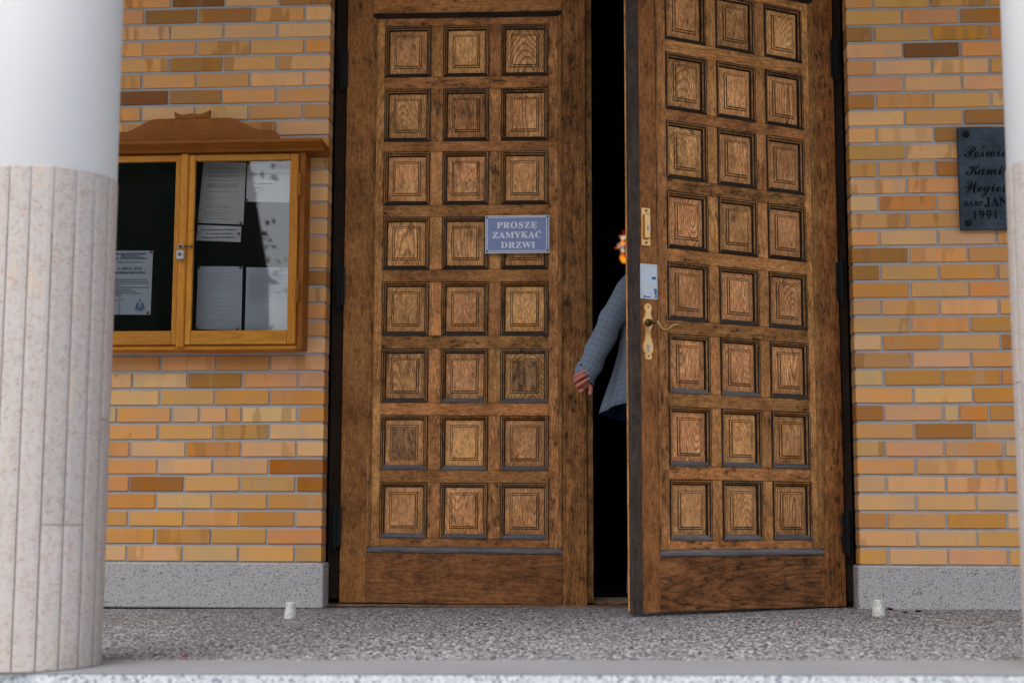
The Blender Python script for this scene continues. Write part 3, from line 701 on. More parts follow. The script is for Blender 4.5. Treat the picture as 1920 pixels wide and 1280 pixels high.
# ================================================================== NOTICE BOARD
NX = -.62
nb_ = empty('notice_board', (NX, 0, 1.168), label='orange varnished wooden notice board with two glazed doors and curved pediment', cat='notice board')
def nbx(nm, lo, hi, mat, b=.0025, par=nb_): return bx(nm, (lo[0]-NX, lo[1], lo[2]-1.168), (hi[0]-NX, hi[1], hi[2]-1.168), mat, par, b)
nbx('back_board', (-1.15, -.022, 1.175), (-.09, -.0135, 2.085), M['felt'], .001)
nbx('case_side', (-.1075, -.130, 1.168), (-.0800, -.0132, 2.087), M['varnish_dark'])
nbx('case_side', (-1.160, -.130, 1.168), (-1.1325, -.0132, 2.087), M['varnish_dark'])
nbx('case_bottom', (-1.132, -.130, 1.168), (-.108, -.0132, 1.188), M['varnish_h'])
nbx('case_top', (-1.132, -.130, 2.078), (-.108, -.0132, 2.0868), M['varnish_dark'])
nbx('centre_post', (-.661, -.158, 1.174), (-.6245, -.120, 2.082), M['varnish'], .006)
def nb_door(xl, xr, pl_, pr_, zb_, zt, pb, pt):
    d = empty('glazed_door'); d.parent = nb_; d.location = (0, 0, 0)
    yf, yb = -.148, -.1215
    nbx('door_stile', (xl, yf, zb_), (pl_, yb, zt), M['varnish'], .003, d)
    nbx('door_stile', (pr_, yf, zb_), (xr, yb, zt), M['varnish'], .003, d)
    nbx('door_rail', (pl_+.0005, yf+.0006, zb_), (pr_-.0005, yb, pb), M['varnish_h'], .003, d)
    nbx('door_rail', (pl_+.0005, yf+.0006, pt), (pr_-.0005, yb, zt), M['varnish_h'], .003, d)
    nbx('pane', (pl_-.006, -.1345, pb-.006), (pr_+.006, -.1315, pt+.006), M['glass'], .0002, d)
nb_door(-.6238, -.1085, -.5955, -.1475, 1.1895, 2.0765, 1.2535, 2.0480)
nb_door(-1.1310, -.6617, -1.095, -.6860, 1.1895, 2.0765, 1.2535, 2.0480)
# cornice: moulded strip
pr = [(-.0135, 2.0875), (-.150, 2.0875), (-.158, 2.0975), (-.195, 2.1100), (-.223, 2.1140), (-.226, 2.1240), (-.2225, 2.1270), (-.0135, 2.1320)]
xa, xb = -1.250, .010
v = [(xa-NX, y, z-1.168) for y, z in pr]+[(xb-NX, y, z-1.168) for y, z in pr]; n = len(pr)
link('cornice', fixn(mesh('cornice', v, [[i, (i+1) % n, n+(i+1) % n, n+i] for i in range(n)]+[list(range(n)), [n+i for i in range(n)][::-1]], M['varnish_dark'])), nb_)
hf = [(0, 2.2576), (.09, 2.2572), (.1732, 2.256), (.2, 2.2510), (.2243, 2.2397), (.255, 2.2240), (.2884, 2.2054), (.308, 2.1985), (.3265, 2.1965), (.36, 2.1960), (.3821, 2.1937), (.395, 2.1880), (.4026, 2.1806), (.412, 2.168), (.4181, 2.150), (.4195, 2.1300)]
poly = [(x, z-1.168) for x, z in hf[::-1]]+[(-x, z-1.168) for x, z in hf[1:]]
link('pediment', fixn(mesh('pediment', *prism(poly, -.128, -.104), M['varnish_dark'])), nb_)
cr_ = [(-.0812, 2.2578), (-.0872, 2.2912), (-.069, 2.2785), (-.0433, 2.2730), (-.020, 2.2765), (0, 2.2795), (.018, 2.2765), (.033, 2.2745), (.0507, 2.2785), (.068, 2.2860), (.0834, 2.2940), (.0793, 2.2578)]
link('crest', fixn(mesh('crest', *prism([(x, z-1.168) for x, z in cr_], -.132, -.106), M['varnish_dark'])), nb_)
for z in (1.930, 1.435):
    h = MB(); h.add(*lathe([(.003, -.055), (.0065, -.05), (.0065, -.001), (.0075, 0), (.0065, .001), (.0065, .05), (.003, .055)], 10)); link('hinge', h.me('hinge', M['varnish_dark']), nb_, (-.101-NX, -.151, z-1.168))
hs_ = MB(); hs_.box((-.052, -.006, -.004), (.020, -.0035, .004), .0006); hs_.add(*tube([(-.035, -.003, 0), (-.035, -.016, 0), (-.030, -.020, 0), (-.025, -.016, 0), (-.025, -.003, 0)], .0022, 6)); hs_.box((.014, -.008, -.012), (.020, -.003, .012), .0008)
link('hasp', hs_.me('hasp', M['rust']), nb_, (-.612-NX, -.1585, 1.643-1.168))
# padlock hanging on the hasp
pd = empty('padlock', (-.6435, -.179, 1.580), label='small grey steel padlock hanging on the hasp of the notice board', cat='padlock')
k_ = MB(); k_.box((-.0185, -.009, -.003), (.0185, .009, .045), .004); link('lock_body', k_.me('lock_body', M['steel']), pd)
k_ = MB(); k_.add(*tube([(-.011, 0, .044), (-.011, 0, .060)]+[(.011*math.cos(a), 0, .060+.011*math.sin(a)) for a in (2.6, 2.1, 1.57, 1.0, .5)]+[(.011, 0, .060), (.011, 0, .044)], .0028, 7)); link('shackle', k_.me('shackle', M['steel'], True), pd)
k_ = MB(); k_.add(*rings([[(.009*math.cos(a*.5236), y, .022+.009*math.sin(a*.5236)) for a in range(12)] for y in (-.0102, -.0088)])); link('keyway_disc', k_.me('keyway_disc', M['brass_dark']), pd)

# ---- notices
def notice(label, corners, mat, pins, build=None, y=-.030):
    """corners tl, tr, br, bl as (x, z)"""
    cx = sum(c[0] for c in corners)/4; cz = sum(c[1] for c in corners)/4
    o = empty('notice', (cx, y, cz), label=label, cat='notice', group='notices pinned inside the glazed notice board')
    tl, tr, br, bl = [Vector((c[0]-cx, c[1]-cz)) for c in corners]
    nx = 6; vs = []; fs = []
    for j in range(7):
        for i in range(nx+1):
            u, w = i/nx, j/6; p = (tl*(1-u)+tr*u)*(1-w)+(bl*(1-u)+br*u)*w
            vs.append((p.x, .0012*math.sin(u*5+w*2)-.0030*math.sin(w*3.1)*math.sin(u*3.1), p.y))
    for j in range(6):
        for i in range(nx): a = j*(nx+1)+i; fs.append([a, a+nx+1, a+nx+2, a+1])
    n = len(vs); vs += [(x, y_+.0006, z) for x, y_, z in vs]; fs += [[n+i for i in q][::-1] for q in fs]
    link('sheet', mesh('sheet', vs, fs, mat), o)
    def P(u, w):
        p = (tl*(1-u)+tr*u)*(1-w)+(bl*(1-u)+br*u)*w; return p.x, p.y
    for u, w, c in pins:
        px, pz = P(u, w); k = MB(); k.add(*rings([[(px+r_*math.cos(a*.628), yy, pz+r_*math.sin(a*.628)) for a in range(10)] for r_, yy in ((.0035, .0), (.0035, -.008), (.0065, -.009), (.006, -.014))])); link('push_pin', k.me('push_pin', M['pin_'+c]), o)
    if build: build(o, P, tl, tr, bl)
    return o
def words(mb, P, w, u0, u1, hgt, r_, mi=0, y=-.0042, dens=.8):
    u = u0
    while u < u1:
        l_ = r_.uniform(.025, .075); e = min(u+l_, u1)
        a = P(u, w-hgt/2); b_ = P(e, w-hgt/2); c = P(e, w+hgt/2); d = P(u, w+hgt/2)
        mb.add([(q[0], y, q[1]) for q in (a, b_, c, d)], [[0, 3, 2, 1]], mi); u = e+r_.uniform(.008, .014)
def paragraphs(lines, mat, name='printed_lines'):
    def f(o, P, tl, tr, bl):
        r_ = random.Random(len(lines)); mb = MB()
        for w, u0, u1, h in lines: words(mb, P, w, u0, u1, h, r_)
        q = link(name, mb.me(name, mat, fix=False), o); q['kind'] = 'stuff'
    return f
def lettering(o, items, mat, name='lettering'):
    mb = MB()
    for s, size, x, z, kw in items: text_to(mb, s, size, x, z, -.0044, depth=.0001, **kw)
    return link(name, mb.me(name, mat, fix=False), o)
# poster in the left door
def poster(o, P, tl, tr, bl):
    cx = P(.5, 0)[0]
    def row(s, w, size, mat, sp=1.1, bold=.0003, u=.5):
        x, z = P(u, w); lettering(o, [(s, size, x, z, dict(sp=sp, bold=bold))], mat)
    row('REJONOWE SPOTKANIE', .052, .0128, M['ink_navy'], 1.12)
    row('ZELATORÓW', .088, .0128, M['ink_navy'], 1.12)
    row('KÓŁ ŻYWEGO RÓŻAŃCA', .125, .0128, M['ink_navy'], 1.12)
    row('REJON ŚW. JANA PAWŁA II', .185, .0090, M['ink_red'], 1.05, .0002)
    row('6 LIPCA 2024', .285, .0185, M['ink_navy'], 1.1, .0006)
    row('KATEDRA SIEDLECKA', .350, .0150, M['ink_navy'], 1.05, .0006)
    mb = MB(); r_ = random.Random(3)
    for i, (w, a, b_) in enumerate(((.455, .08, .90), (.487, .08, .93), (.517, .08, .93), (.547, .08, .32), (.578, .08, .95), (.610, .08, .56), (.640, .08, .65), (.670, .08, .80), (.702, .08, .34), (.735, .08, .18))): words(mb, P, w, a, b_, .011, r_)
    q = link('printed_lines', mb.me('printed_lines', M['ink'], fix=False), o); q['kind'] = 'stuff'
    x0, z0 = P(.30, .83); cm = MB()                                      # grey cross on a thread
    cm.add(*prism([(x0-.005, z0-.052), (x0+.005, z0-.052), (x0+.003, z0+.03), (x0+.004, z0+.042), (x0-.004, z0+.042), (x0-.003, z0+.03)], -.0043, -.0040)); cm.add(*prism([(x0-.021, z0+.010), (x0-.003, z0+.014), (x0-.003, z0+.020), (x0-.021, z0+.020)], -.0043, -.0040)); cm.add(*prism([(x0+.003, z0+.014), (x0+.021, z0+.016), (x0+.021, z0+.026), (x0+.003, z0+.020)], -.0043, -.0040))
    cm.add(*prism([(x0-.0008, z0+.042), (x0+.0008, z0+.042), (x0+.001, z0+.10), (x0-.0006, z0+.10)], -.0043, -.0040))
    link('printed_cross', cm.me('printed_cross', M['ink_pale']), o)
    x1, z1 = P(.76, .865); bm_ = MB()                                    # round blue badge
    def arc(r0, r1, a0, a1, n=14):
        v = []; f = []
        for i in range(n+1):
            a = R(a0+(a1-a0)*i/n); v += [(x1+r0*math.cos(a), -.0044, z1+r0*math.sin(a)), (x1+r1*math.cos(a), -.0044, z1+r1*math.sin(a))]
        for i in range(n): f.append([2*i, 2*i+1, 2*i+3, 2*i+2])
        bm_.add(v, f)
    arc(.0125, .0190, 118, 422-10, 26); arc(.004, .0055, 0, 360, 12)
    for a in range(0, 360, 60): arc(.0068, .0092, a, a+28, 4)
    for a in (195, 210, 225, 240, 262, 278, 294, 310, 325, 340): arc(.0215, .0262, a, a+9, 2)
    for a in (20, 32, 44, 56, 124, 136, 148, 160): arc(.024, .0258, a, a+4, 1)
    for a in range(0, 360, 90): arc(.0, .0001, a, a+1, 1)
    zz = z1+.0245; bm_.add([(x1-.006, -.0044, zz), (x1, -.0044, zz-.006), (x1+.006, -.0044, zz), (x1, -.0044, zz+.006)], [[0, 1, 2, 3]])
    link('printed_badge', bm_.me('printed_badge', M['ink_blue'], fix=False), o)
notice('pale blue poster with grey cross and round blue badge behind the left pane', [(-1.036, 1.651), (-.8211, 1.6486), (-.8242, 1.3445), (-1.039, 1.3475)], M['paper_blue'], [(.965, .025, 'red'), (.955, .975, 'red')], poster)
ls = []
for w0, n_, sh in ((.055, 1, .55), (.095, 3, 1), (.165, 2, 1), (.215, 3, 1), (.300, 2, 1), (.355, 5, 1), (.475, 2, 1)):
    for i in range(n_): ls.append((w0+i*.017, .14, (.86 if i < n_-1 or sh < 1 else .66) if sh == 1 else .6, .0085))
ls += [(.545, .14, .22, .008), (.56, .16, .80, .008), (.595, .30, .68, .008), (.612, .14, .34, .007), (.628, .16, .30, .007), (.66, .16, .42, .007), (.695, .30, .66, .008), (.71, .14, .34, .007), (.728, .14, .80, .008), (.744, .14, .70, .008), (.79, .32, .62, .008), (.807, .14, .34, .007), (.824, .14, .78, .008), (.84, .14, .52, .008), (.875, .14, .62, .008), (.89, .14, .24, .007), (.925, .18, .76, .010)]
notice('tilted densely printed white sheet at the top of the right glazed door', [(-.5905, 2.0740), (-.3855, 2.0655), (-.3926, 1.7686), (-.6124, 1.7789)], M['paper_cream'], [(.03, .985, 'amber'), (.96, .985, 'green')], paragraphs(ls, M['ink_grey']))
def bank(o, P, tl, tr, bl):
    for s, w, u in (('Nr konta bankowego parafii Hadynów', .27, .49), ('BS w Łosicach o/w Olszanka', .52, .52), ('74 8038 0007 0020 2749 3000 0010', .78, .50)):
        x, z = P(u, w); q = lettering(o, [(s, .0108, x, z, dict(bold=.0002, sp=1.0))], M['ink'])
notice('small white strip with the bank account number and two pins, under the tilted sheet', [(-.6095, 1.7686), (-.4000, 1.7585), (-.4033, 1.6848), (-.6151, 1.6947)], M['paper'], [(.015, .5, 'pink'), (.965, .5, 'red')], bank, y=-.034)
def office(o, P, tl, tr, bl):
    for s, w, u, sz, m_ in (('KANCELARIA  PARAFIALNA', .285, .58, .0140, M['ink_navy']), ('CZYNNA :', .42, .60, .0125, M['ink_pale']), ('Poniedziałek-Piątek', .535, .38, .0108, M['ink']), ('Sobota', .64, .23, .0108, M['ink'])):
        x, z = P(u, w); lettering(o, [(s, sz, x, z, dict(bold=.0002, shear=.25))], m_)
    mb = MB(); a = P(.58, .03); b_ = P(.96, .03); c = P(.96, .17); d = P(.58, .17); mb.add([(q[0], -.0043, q[1]) for q in (a, b_, c, d)], [[0, 3, 2, 1]])
    link('printed_picture', mb.me('printed_picture', M['photo_brown'], fix=False), o)
notice('white parish office sheet with small brown picture, beside the tilted printed sheet', [(-.3791, 2.0590), (-.1700, 2.0647), (-.1686, 1.8703), (-.3825, 1.8782)], M['paper'], [(.03, .03, 'amber'), (.03, .97, 'green')], office)
ls = [(.035, .32, .72, .006), (.055, .40, .62, .006)]
for i in range(48):
    w = .085+i*.0172
    if i % 7 == 6: continue
    ls.append((w, .18 if i % 7 else .30, .34+((i*37) % 50)/100., .0055))
    if i % 5 == 0: ls.append((w, .78, .95, .0055))
notice('white sheet with faint timetable lines, lower left of the right glazed door', [(-.6041, 1.5727), (-.3903, 1.5681), (-.3906, 1.2661), (-.6059, 1.2750)], M['paper_blue'], [(.035, .025, 'blue'), (.965, .025, 'blue'), (.02, .985, 'blue'), (.93, .98, 'red')], paragraphs(ls, M['ink_faint']))
ls = [(.045, .20, .92, .006), (.065, .38, .70, .006)]+[(.10+i*.0172, .08, .93 if i % 4 != 3 else .6, .0055) for i in range(24)]+[(.53, .10, .85, .0055), (.55, .08, .60, .0055)]
notice('mostly blank white sheet with faint lines above, lower right of the right glazed door', [(-.3725, 1.5654), (-.1674, 1.5608), (-.1690, 1.2647), (-.3740, 1.2660)], M['paper_blue'], [], paragraphs(ls, M['ink_faint']))

# ================================================================== STONE PLAQUE
pq = empty('memorial_plaque', (2.9135+.30, -.004, 1.9425), label='black stone plaque with dark engraved Polish lettering on the right brick wall', cat='plaque')
k_ = MB(); k_.box((-.30, -.026, -.2375), (.30, -.001, .2375), .003); link('slab', k_.me('slab', M['plaque']), pq)
def script(s): return ''.join(chr(0x1D4D0+ord(c)-65) if 'A' <= c <= 'Z' else chr(0x1D4EA+ord(c)-97) if 'a' <= c <= 'z' else c for c in s)
def letters(items):
    mb = MB()
    for s, size, x, z, kw in items: text_to(mb, s, size, x, z, -.0268, depth=.0006, **kw)
    link('lettering', mb.me('lettering', M['plaque_letter'], fix=False), pq)
letters([(script('Poswiecenie'), .080, -.278, .122, dict(align='LEFT', bold=.0003, xs=.82)), (script('Kamienia'), .082, -.268, .040, dict(align='LEFT', bold=.0003, xs=.82)), (script('Wegielnego'), .080, -.284, -.040, dict(align='LEFT', bold=.0003, xs=.82)),
         (serif('KS.BP.'), .030, -.283, -.118, dict(align='LEFT', bold=.0002)), (serif('JAN'), .058, -.190, -.112, dict(align='LEFT', xs=.95, bold=.0006)), (serif('1991.'), .056, -.250, -.172, dict(align='LEFT', sp=1.1, bold=.0005))])
ac = MB(); ac.add(*tube([(-.193, -.0268, .140), (-.184, -.0268, .150)], [.002, .003], 5)); ac.add(*tube([(-.233, -.0268, -.062), (-.236, -.0268, -.068), (-.231, -.0268, -.072)], [.003, .003, .002], 5)); link('accent', ac.me('accent', M['plaque_letter']), pq)
for x, z in ((-.263, .2045), (-.266, -.2065), (.263, .2045), (.266, -.2065)):
    s2 = MB(); s2.add(*rings([[(r_*math.cos(a*.4488), y, r_*math.sin(a*.4488)) for a in range(14)] for r_, y in ((.0155, -.0255), (.0155, -.031), (.011, -.037), (.004, -.040))])); link('bolt', s2.me('bolt', M['iron'], True), pq, (x, 0, z))

# ================================================================== COLUMNS
def column(x, y, label, ph):
    c = empty('porch_column', (x, y, fz(x)+.003), label=label, cat='column', group='round columns along the porch edge')
    RC = .206; N = 20; ZC = 1.4449-fz(x)-.003
    v, f = lathe([(RC-.0045, ZC-.2), (RC-.0045, ZC), (RC-.003, ZC+.004), (RC-.0055, 3.915-fz(x))], 64); link('shaft', fixn(mesh('shaft', v, f, M['paint'], smooth=True)), c)
    v, f = lathe([(RC-.0075, 0), (RC-.0075, ZC-.003)], 60); link('grout_core', fixn(mesh('grout_core', v, f, M['joint'], smooth=True)), c)
    r_ = random.Random(int(ph*100)+3)
    for i in range(N):
        a = R(-90.3+18*i); hw = R(18)/2-.0022/RC*1.0
        cut = {2: .41, 3: .41, 5: .72}.get(i) if ph < .5 else None
        cuts = [0.002, ZC] if cut is None and (i % 3 or (ph < .5 and i in (0, 1, 4, 6, 18, 19))) else [.002, cut or r_.choice([.3, .55, .8, 1.05]), ZC]
        for z0, z1 in zip(cuts[:-1], cuts[1:]):
            z1 = z1-.0012; dr = r_.uniform(-.0006, .0008)
            if i == 5 and z0 < .1: dr += .0035
            V = []; segs = 5; ro_ = RC+dr; ch = .0022
            for zz, rr2 in ((z0, ro_-.02), (z0, ro_-ch), (z0+ch, ro_), (z1-ch, ro_), (z1, ro_-ch), (z1, ro_-.02)):
                for s_ in range(segs+1):
                    t_ = -1+2*s_/segs; edge = ch if s_ in (0, segs) else 0
                    aa = t_*hw*(1.0)
                    rad = rr2-edge if rr2 > ro_-.01 else rr2
                    # tiles are flatter than the circle: slight facet
                    rad += .0012*(abs(t_)**2)-.0006
                    V.append((rad*math.cos(aa), rad*math.sin(aa), zz))
            F = []; n = segs+1
            for k in range(5):
                for s_ in range(segs): F.append([k*n+s_, k*n+s_+1, (k+1)*n+s_+1, (k+1)*n+s_])
            F.append([k*n for k in range(6)]); F.append([k*n+segs for k in range(6)][::-1])
            link('stone_tile', fixn(mesh('stone_tile', V, F, M['tile'])), c, (0, 0, 0), (0, 0, a))
    return c
column(-.3827, -2.3503, 'white round column clad in speckled stone strips in front of the notice board', .1)
column(2.6922, -2.3503, 'white round column clad in speckled stone strips overlapping the black plaque', .7)

# ================================================================== SMALL THINGS ON THE FLOOR
def stop(x, y, label, rz, lean):
    o = empty('door_stop', (x, y, fz(x)), rz, label, 'door stop', 'white door stops on the porch floor'); o.rotation_euler = (lean, lean*.6, rz)
    k = MB(); k.add(*lathe([(.0255, 0), (.0265, .004), (.0250, .022), (.0235, .026), (.0205, .055), (.0200, .064), (.0185, .0665), (.0160, .0670), (.0145, .062)], 20)); link('stop_body', k.me('stop_body', M['cup'], True), o)
    k = MB(); k.add(*lathe([(.0142, .058), (.0140, .0625), (.006, .0635)], 14)); link('stop_top', k.me('stop_top', M['crumb']), o)
stop(-.0118, -.565, 'scuffed white tapered door stop on the floor near the notice board wall', .4, .03)
stop(2.430, -.415, 'scuffed white tapered door stop on the floor below the plaque wall', 2.1, -.02)
def petal(x, y, s, rz, label):
    o = empty('flower_petal', (x, y, fz(x)+.004), rz, label, 'petal', 'pink petals scattered on the porch floor')
    v = []; 
    for i in range(5):
        for j in range(4):
            u = i/4; w = (j-1.5)/1.5*math.sin(math.pi*(.12+.80*u)); v.append(((u-.5)*2*s, w*s*.7, .30*s*(w*w+(u-.4)**2)))
    f = [[i*4+j, i*4+j+1, (i+1)*4+j+1, (i+1)*4+j] for i in range(4) for j in range(3)]
    n = len(v); v += [(a, b_, c+.0008) for a, b_, c in v]; f += [[n+k for k in q][::-1] for q in f]
    link('petal_blade', mesh('petal_blade', v, f, M['petal'], smooth=True), o)
petal(.0149, -2.125, .011, .3, 'pink petal at the edge of the pebble floor near the stone clad column')
petal(2.046, -.83, .011, 1.2, 'pink petal lying in the open on the pebble floor below the open door leaf')
petal(2.545, -.145, .010, .1, 'pink petal beside the white door stop under the plaque wall')
for x, y, s, lb in ((2.575, -.235, .010, 'small black crumb nearer the steps beside the right hand pink petal'), (2.640, -.185, .012, 'elongated black crumb nearer the wall beside the pink petal'), (2.545, -.055, .014, 'black crumb tucked against the right terrazzo plinth')):
    v, f = lathe([(.002, 0), (s*.8, s*.15), (s, s*.35), (s*.6, s*.6), (.001, s*.7)], 7)
    v = [(a*1.3+rng.uniform(-1, 1)*s*.2, b_*.6+rng.uniform(-1, 1)*s*.15, c) for a, b_, c in v]
    tag(link('crumb', fixn(mesh('crumb', v, f, M['crumb'])), None, (x, y, fz(x))), lb, 'crumb', 'black crumbs on the porch floor')

# ================================================================== PERSON BEHIND THE RIGHT LEAF
pe = empty('person', (1.60, .10, 0), label='person in grey blue checked suit jacket behind the open door leaf, hand reaching back', cat='person')
def L_(p): return (p[0]-1.60, p[1]-.10, p[2])
SH = (1.445, .02, 1.495); EL = (1.290, -.035, 1.225); WR = (1.214, -.072, 1.035)
verts = []; edges = []; rad = []
def nv(p, r_, par=None):
    verts.append(L_(p)); rad.append(r_); i = len(verts)-1
    if par is not None: edges.append((par, i))
    return i
pel = nv((1.60, .08, .93), .125); wa = nv((1.60, .06, 1.08), .115, pel); chst = nv((1.60, .05, 1.30), .135, wa); ub = nv((1.60, .05, 1.46), .105, chst)
nk = nv((1.60, .06, 1.56), .055, ub); nk2 = nv((1.60, .075, 1.62), .055, nk); hd = nv((1.60, .09, 1.70), .082, nk2); hd2 = nv((1.60, .085, 1.77), .088, hd); hd3 = nv((1.60, .075, 1.825), .060, hd2)
jaw = nv((1.60, .155, 1.655), .042, hd)
nose = nv((1.60, .182, 1.715), .015, hd)
for s in (-1, 1): nv((1.60+s*.088, .075, 1.71), .018, hd)
s1 = nv((1.50, .03, 1.485), .065, ub); s2 = nv(SH, .056, s1); e1 = nv(EL, .040, s2); w1 = nv(WR, .027, e1)
def hand(w, pts):
    palm = nv(pts['palm'], .024, w)
    for key in ('f1', 'f2', 'f3', 'f4', 'th'):
        par = palm
        for k, p in enumerate(pts[key]): par = nv(p, pts.get('r', [.0115, .0105, .0098, .0088])[min(k, 3)], par)
hand(w1, {'palm': (1.2135, -.078, 1.006),
          'f1': [(1.187, -.082, 1.030), (1.161, -.100, 1.036), (1.184, -.116, 1.050), (1.208, -.116, 1.060)],
          'f2': [(1.188, -.085, 1.015), (1.160, -.106, 1.016), (1.190, -.123, 1.034), (1.222, -.122, 1.050)],
          'f3': [(1.192, -.086, 1.000), (1.171, -.108, .994), (1.200, -.124, 1.010), (1.227, -.121, 1.027)],
          'f4': [(1.199, -.085, .985), (1.183, -.105, .970), (1.196, -.118, .974), (1.206, -.117, .980)],
          'th': [(1.226, -.090, 1.002), (1.238, -.104, .986), (1.234, -.110, .966), (1.229, -.112, .952)]})
s1 = nv((1.70, .03, 1.485), .065, ub); s2 = nv((1.775, .04, 1.49), .056, s1); e1 = nv((1.83, .06, 1.22), .040, s2); w1 = nv((1.83, .17, 1.03), .027, e1)
hand(w1, {'palm': (1.83, .20, .985), 'f1': [(1.815, .225, .955), (1.81, .24, .925), (1.812, .238, .90), (1.815, .228, .885)], 'f2': [(1.828, .23, .95), (1.828, .248, .918), (1.828, .245, .89), (1.828, .232, .872)],
          'f3': [(1.841, .228, .95), (1.843, .245, .92), (1.842, .242, .893), (1.84, .23, .878)], 'f4': [(1.852, .222, .953), (1.856, .235, .93), (1.855, .232, .91), (1.852, .224, .895)], 'th': [(1.81, .20, .965), (1.80, .215, .945), (1.802, .225, .928), (1.806, .23, .915)]})
for hx, kx, fx in (((1.53, .08, .88), (1.485, .12, .50), (1.478, .06, .10)), ((1.67, .08, .88), (1.69, .20, .50), (1.70, .30, .10))):
    h = nv(hx, .095, pel); k = nv(kx, .058, h); a = nv(fx, .042, k); t_ = nv((fx[0], fx[1]+.13, .035), .032, a)
me = bpy.data.meshes.new('body'); me.from_pydata(verts, edges, []); bo = link('body', me, pe)
md = bo.modifiers.new('skin', 'SKIN'); md.use_smooth_shade = True
for i, r_ in enumerate(rad): me.skin_vertices[0].data[i].radius = (r_, r_)
me.skin_vertices[0].data[0].use_root = True
sb = bo.modifiers.new('sub', 'SUBSURF'); sb.levels = 2; sb.render_levels = 2
me.materials.append(M['skin'])
dg = bpy.context.evaluated_depsgraph_get(); dg.update()
me2 = bpy.data.meshes.new_from_object(bo.evaluated_get(dg)); bo.modifiers.clear(); bo.data = me2; me2.name = 'body'
me2.materials.clear(); me2.materials.append(M['skin'])
me2.polygons.foreach_set('use_smooth', [True]*len(me2.polygons))
# nails on the reaching hand
for p, d in (((1.2085, -.1245, 1.0625), (.02, -.004, .010)), ((1.2225, -.1300, 1.0525), (.02, -.004, .010)), ((1.2275, -.1285, 1.0295), (.02, -.004, .012))):
    k = MB(); k.add(*rings([[(.0050*math.cos(a*.628), yy, .0038*math.sin(a*.628)) for a in range(10)] for yy in (.001, -.0012)])); link('nail', k.me('nail', flat('fingernail', (.60, .33, .28), .35) if 'fingernail' not in bpy.data.materials else bpy.data.materials['fingernail']), pe, L_(p), (0, -.45, .15))
def cloth_loft(name, ringlist, mats, parent, nseg=40, uscale=1.0, close=True, inner=None):
    """ringlist: list of lists of points; makes UVs in metres"""
    n = len(ringlist[0]); V = [p for r_ in ringlist for p in r_]; F = []; UV = []
    acc = []
    for r_ in ringlist:
        a = [0]
        for j in range(n): a.append(a[-1]+(Vector(r_[(j+1) % n])-Vector(r_[j])).length)
        acc.append(a)
    vv = [0]
    for i in range(1, len(ringlist)): vv.append(vv[-1]+sum((Vector(ringlist[i][j])-Vector(ringlist[i-1][j])).length for j in range(n))/n)
    mid = acc[len(acc)//2]
    for i in range(len(ringlist)-1):
        for j in range(n):
            F.append([i*n+j, (i+1)*n+j, (i+1)*n+(j+1) % n, i*n+(j+1) % n]); UV.append([(mid[j], vv[i]), (mid[j], vv[i+1]), (mid[j+1], vv[i+1]), (mid[j+1], vv[i])])
    me = mesh(name, V, F, mats, None, True); uv = me.uv_layers.new(name='UVMap'); k = 0
    for q in UV:
        for c in q: uv.data[k].uv = c; k += 1
    o = link(name, me, parent); return o
def solid(o, th, rim=1):
    md = o.modifiers.new('solid', 'SOLIDIFY'); md.thickness = th; md.offset = 1.0 if False else -1.0; md.material_offset = rim; md.material_offset_rim = 0; return o
# jacket body: rings from shoulders to the flared hem
NJ = 72; jr = []
prof = [(1.560, 1.60, .058, .060, .075), (1.545, 1.60, .100, .075, .06), (1.525, 1.60, .165, .092, .05), (1.495, 1.605, .200, .108, .045), (1.44, 1.605, .218, .124, .04), (1.36, 1.605, .226, .135, .04), (1.26, 1.605, .228, .138, .04), (1.16, 1.602, .238, .142, .045), (1.06, 1.598, .258, .150, .05), (.98, 1.592, .277, .160, .055), (.925, 1.588, .290, .168, .055), (.885, 1.585, .2965, .172, .055)]
for i, (z, cx, rx, ry_, cy) in enumerate(prof):
    t_ = max(0, (1.3-z)/.42); ring = []
    for j in range(NJ):
        a = 2*math.pi*j/NJ
        fold = 1+t_*(.040*math.sin(5*a+4.0)+.028*math.sin(9*a+5.1)+.016*math.sin(14*a))
        x = cx+rx*fold*math.copysign(abs(math.cos(a))**.85, math.cos(a)); y = cy+ry_*fold*math.sin(a)
        zz = z - t_*(.045*math.sin(a)) + (.006*math.sin(3*a+1)*t_)
        ring.append(L_((x, y, zz)))
    jr.append(ring)
jk = cloth_loft('jacket', jr, [M['cloth'], M['lining']], pe); solid(jk, .004)
# sleeves
def sleeve(path, radii, phase):
    P = [Vector(p) for p in path]; pts = []; rs = []
    nseg = 30
    for k in range(nseg+1):
        t_ = k/nseg*(len(P)-1); i = min(int(t_), len(P)-2); f = t_-i
        # catmull-rom
        p0 = P[max(i-1, 0)]; p1 = P[i]; p2 = P[i+1]; p3 = P[min(i+2, len(P)-1)]
        pts.append(.5*((2*p1)+(p2-p0)*f+(2*p0-5*p1+4*p2-p3)*f*f+(3*p1-p0-3*p2+p3)*f**3)); rs.append(radii[i]*(1-f)+radii[i+1]*f)
    rg_ = []
    for k, p in enumerate(pts):
        d = (pts[min(k+1, nseg)]-pts[max(k-1, 0)]).normalized(); a_ = d.cross(Vector((0, 1, 0))).normalized(); b_ = a_.cross(d).normalized(); ring = []
        w = k/nseg
        for j in range(28):
            a = 2*math.pi*j/28
            wr = 1+.070*math.sin(k*1.05+2.6*math.sin(a+phase))*(.35+w)+.022*math.sin(3*a+k*.5)
            if .40 < w < .66: wr += .055*math.sin(k*1.9+1.5*math.sin(a+.6))
            ring.append(L_(p+a_*(rs[k]*wr*math.cos(a))+b_*(rs[k]*.82*wr*math.sin(a))))
        rg_.append(ring)
    return rg_
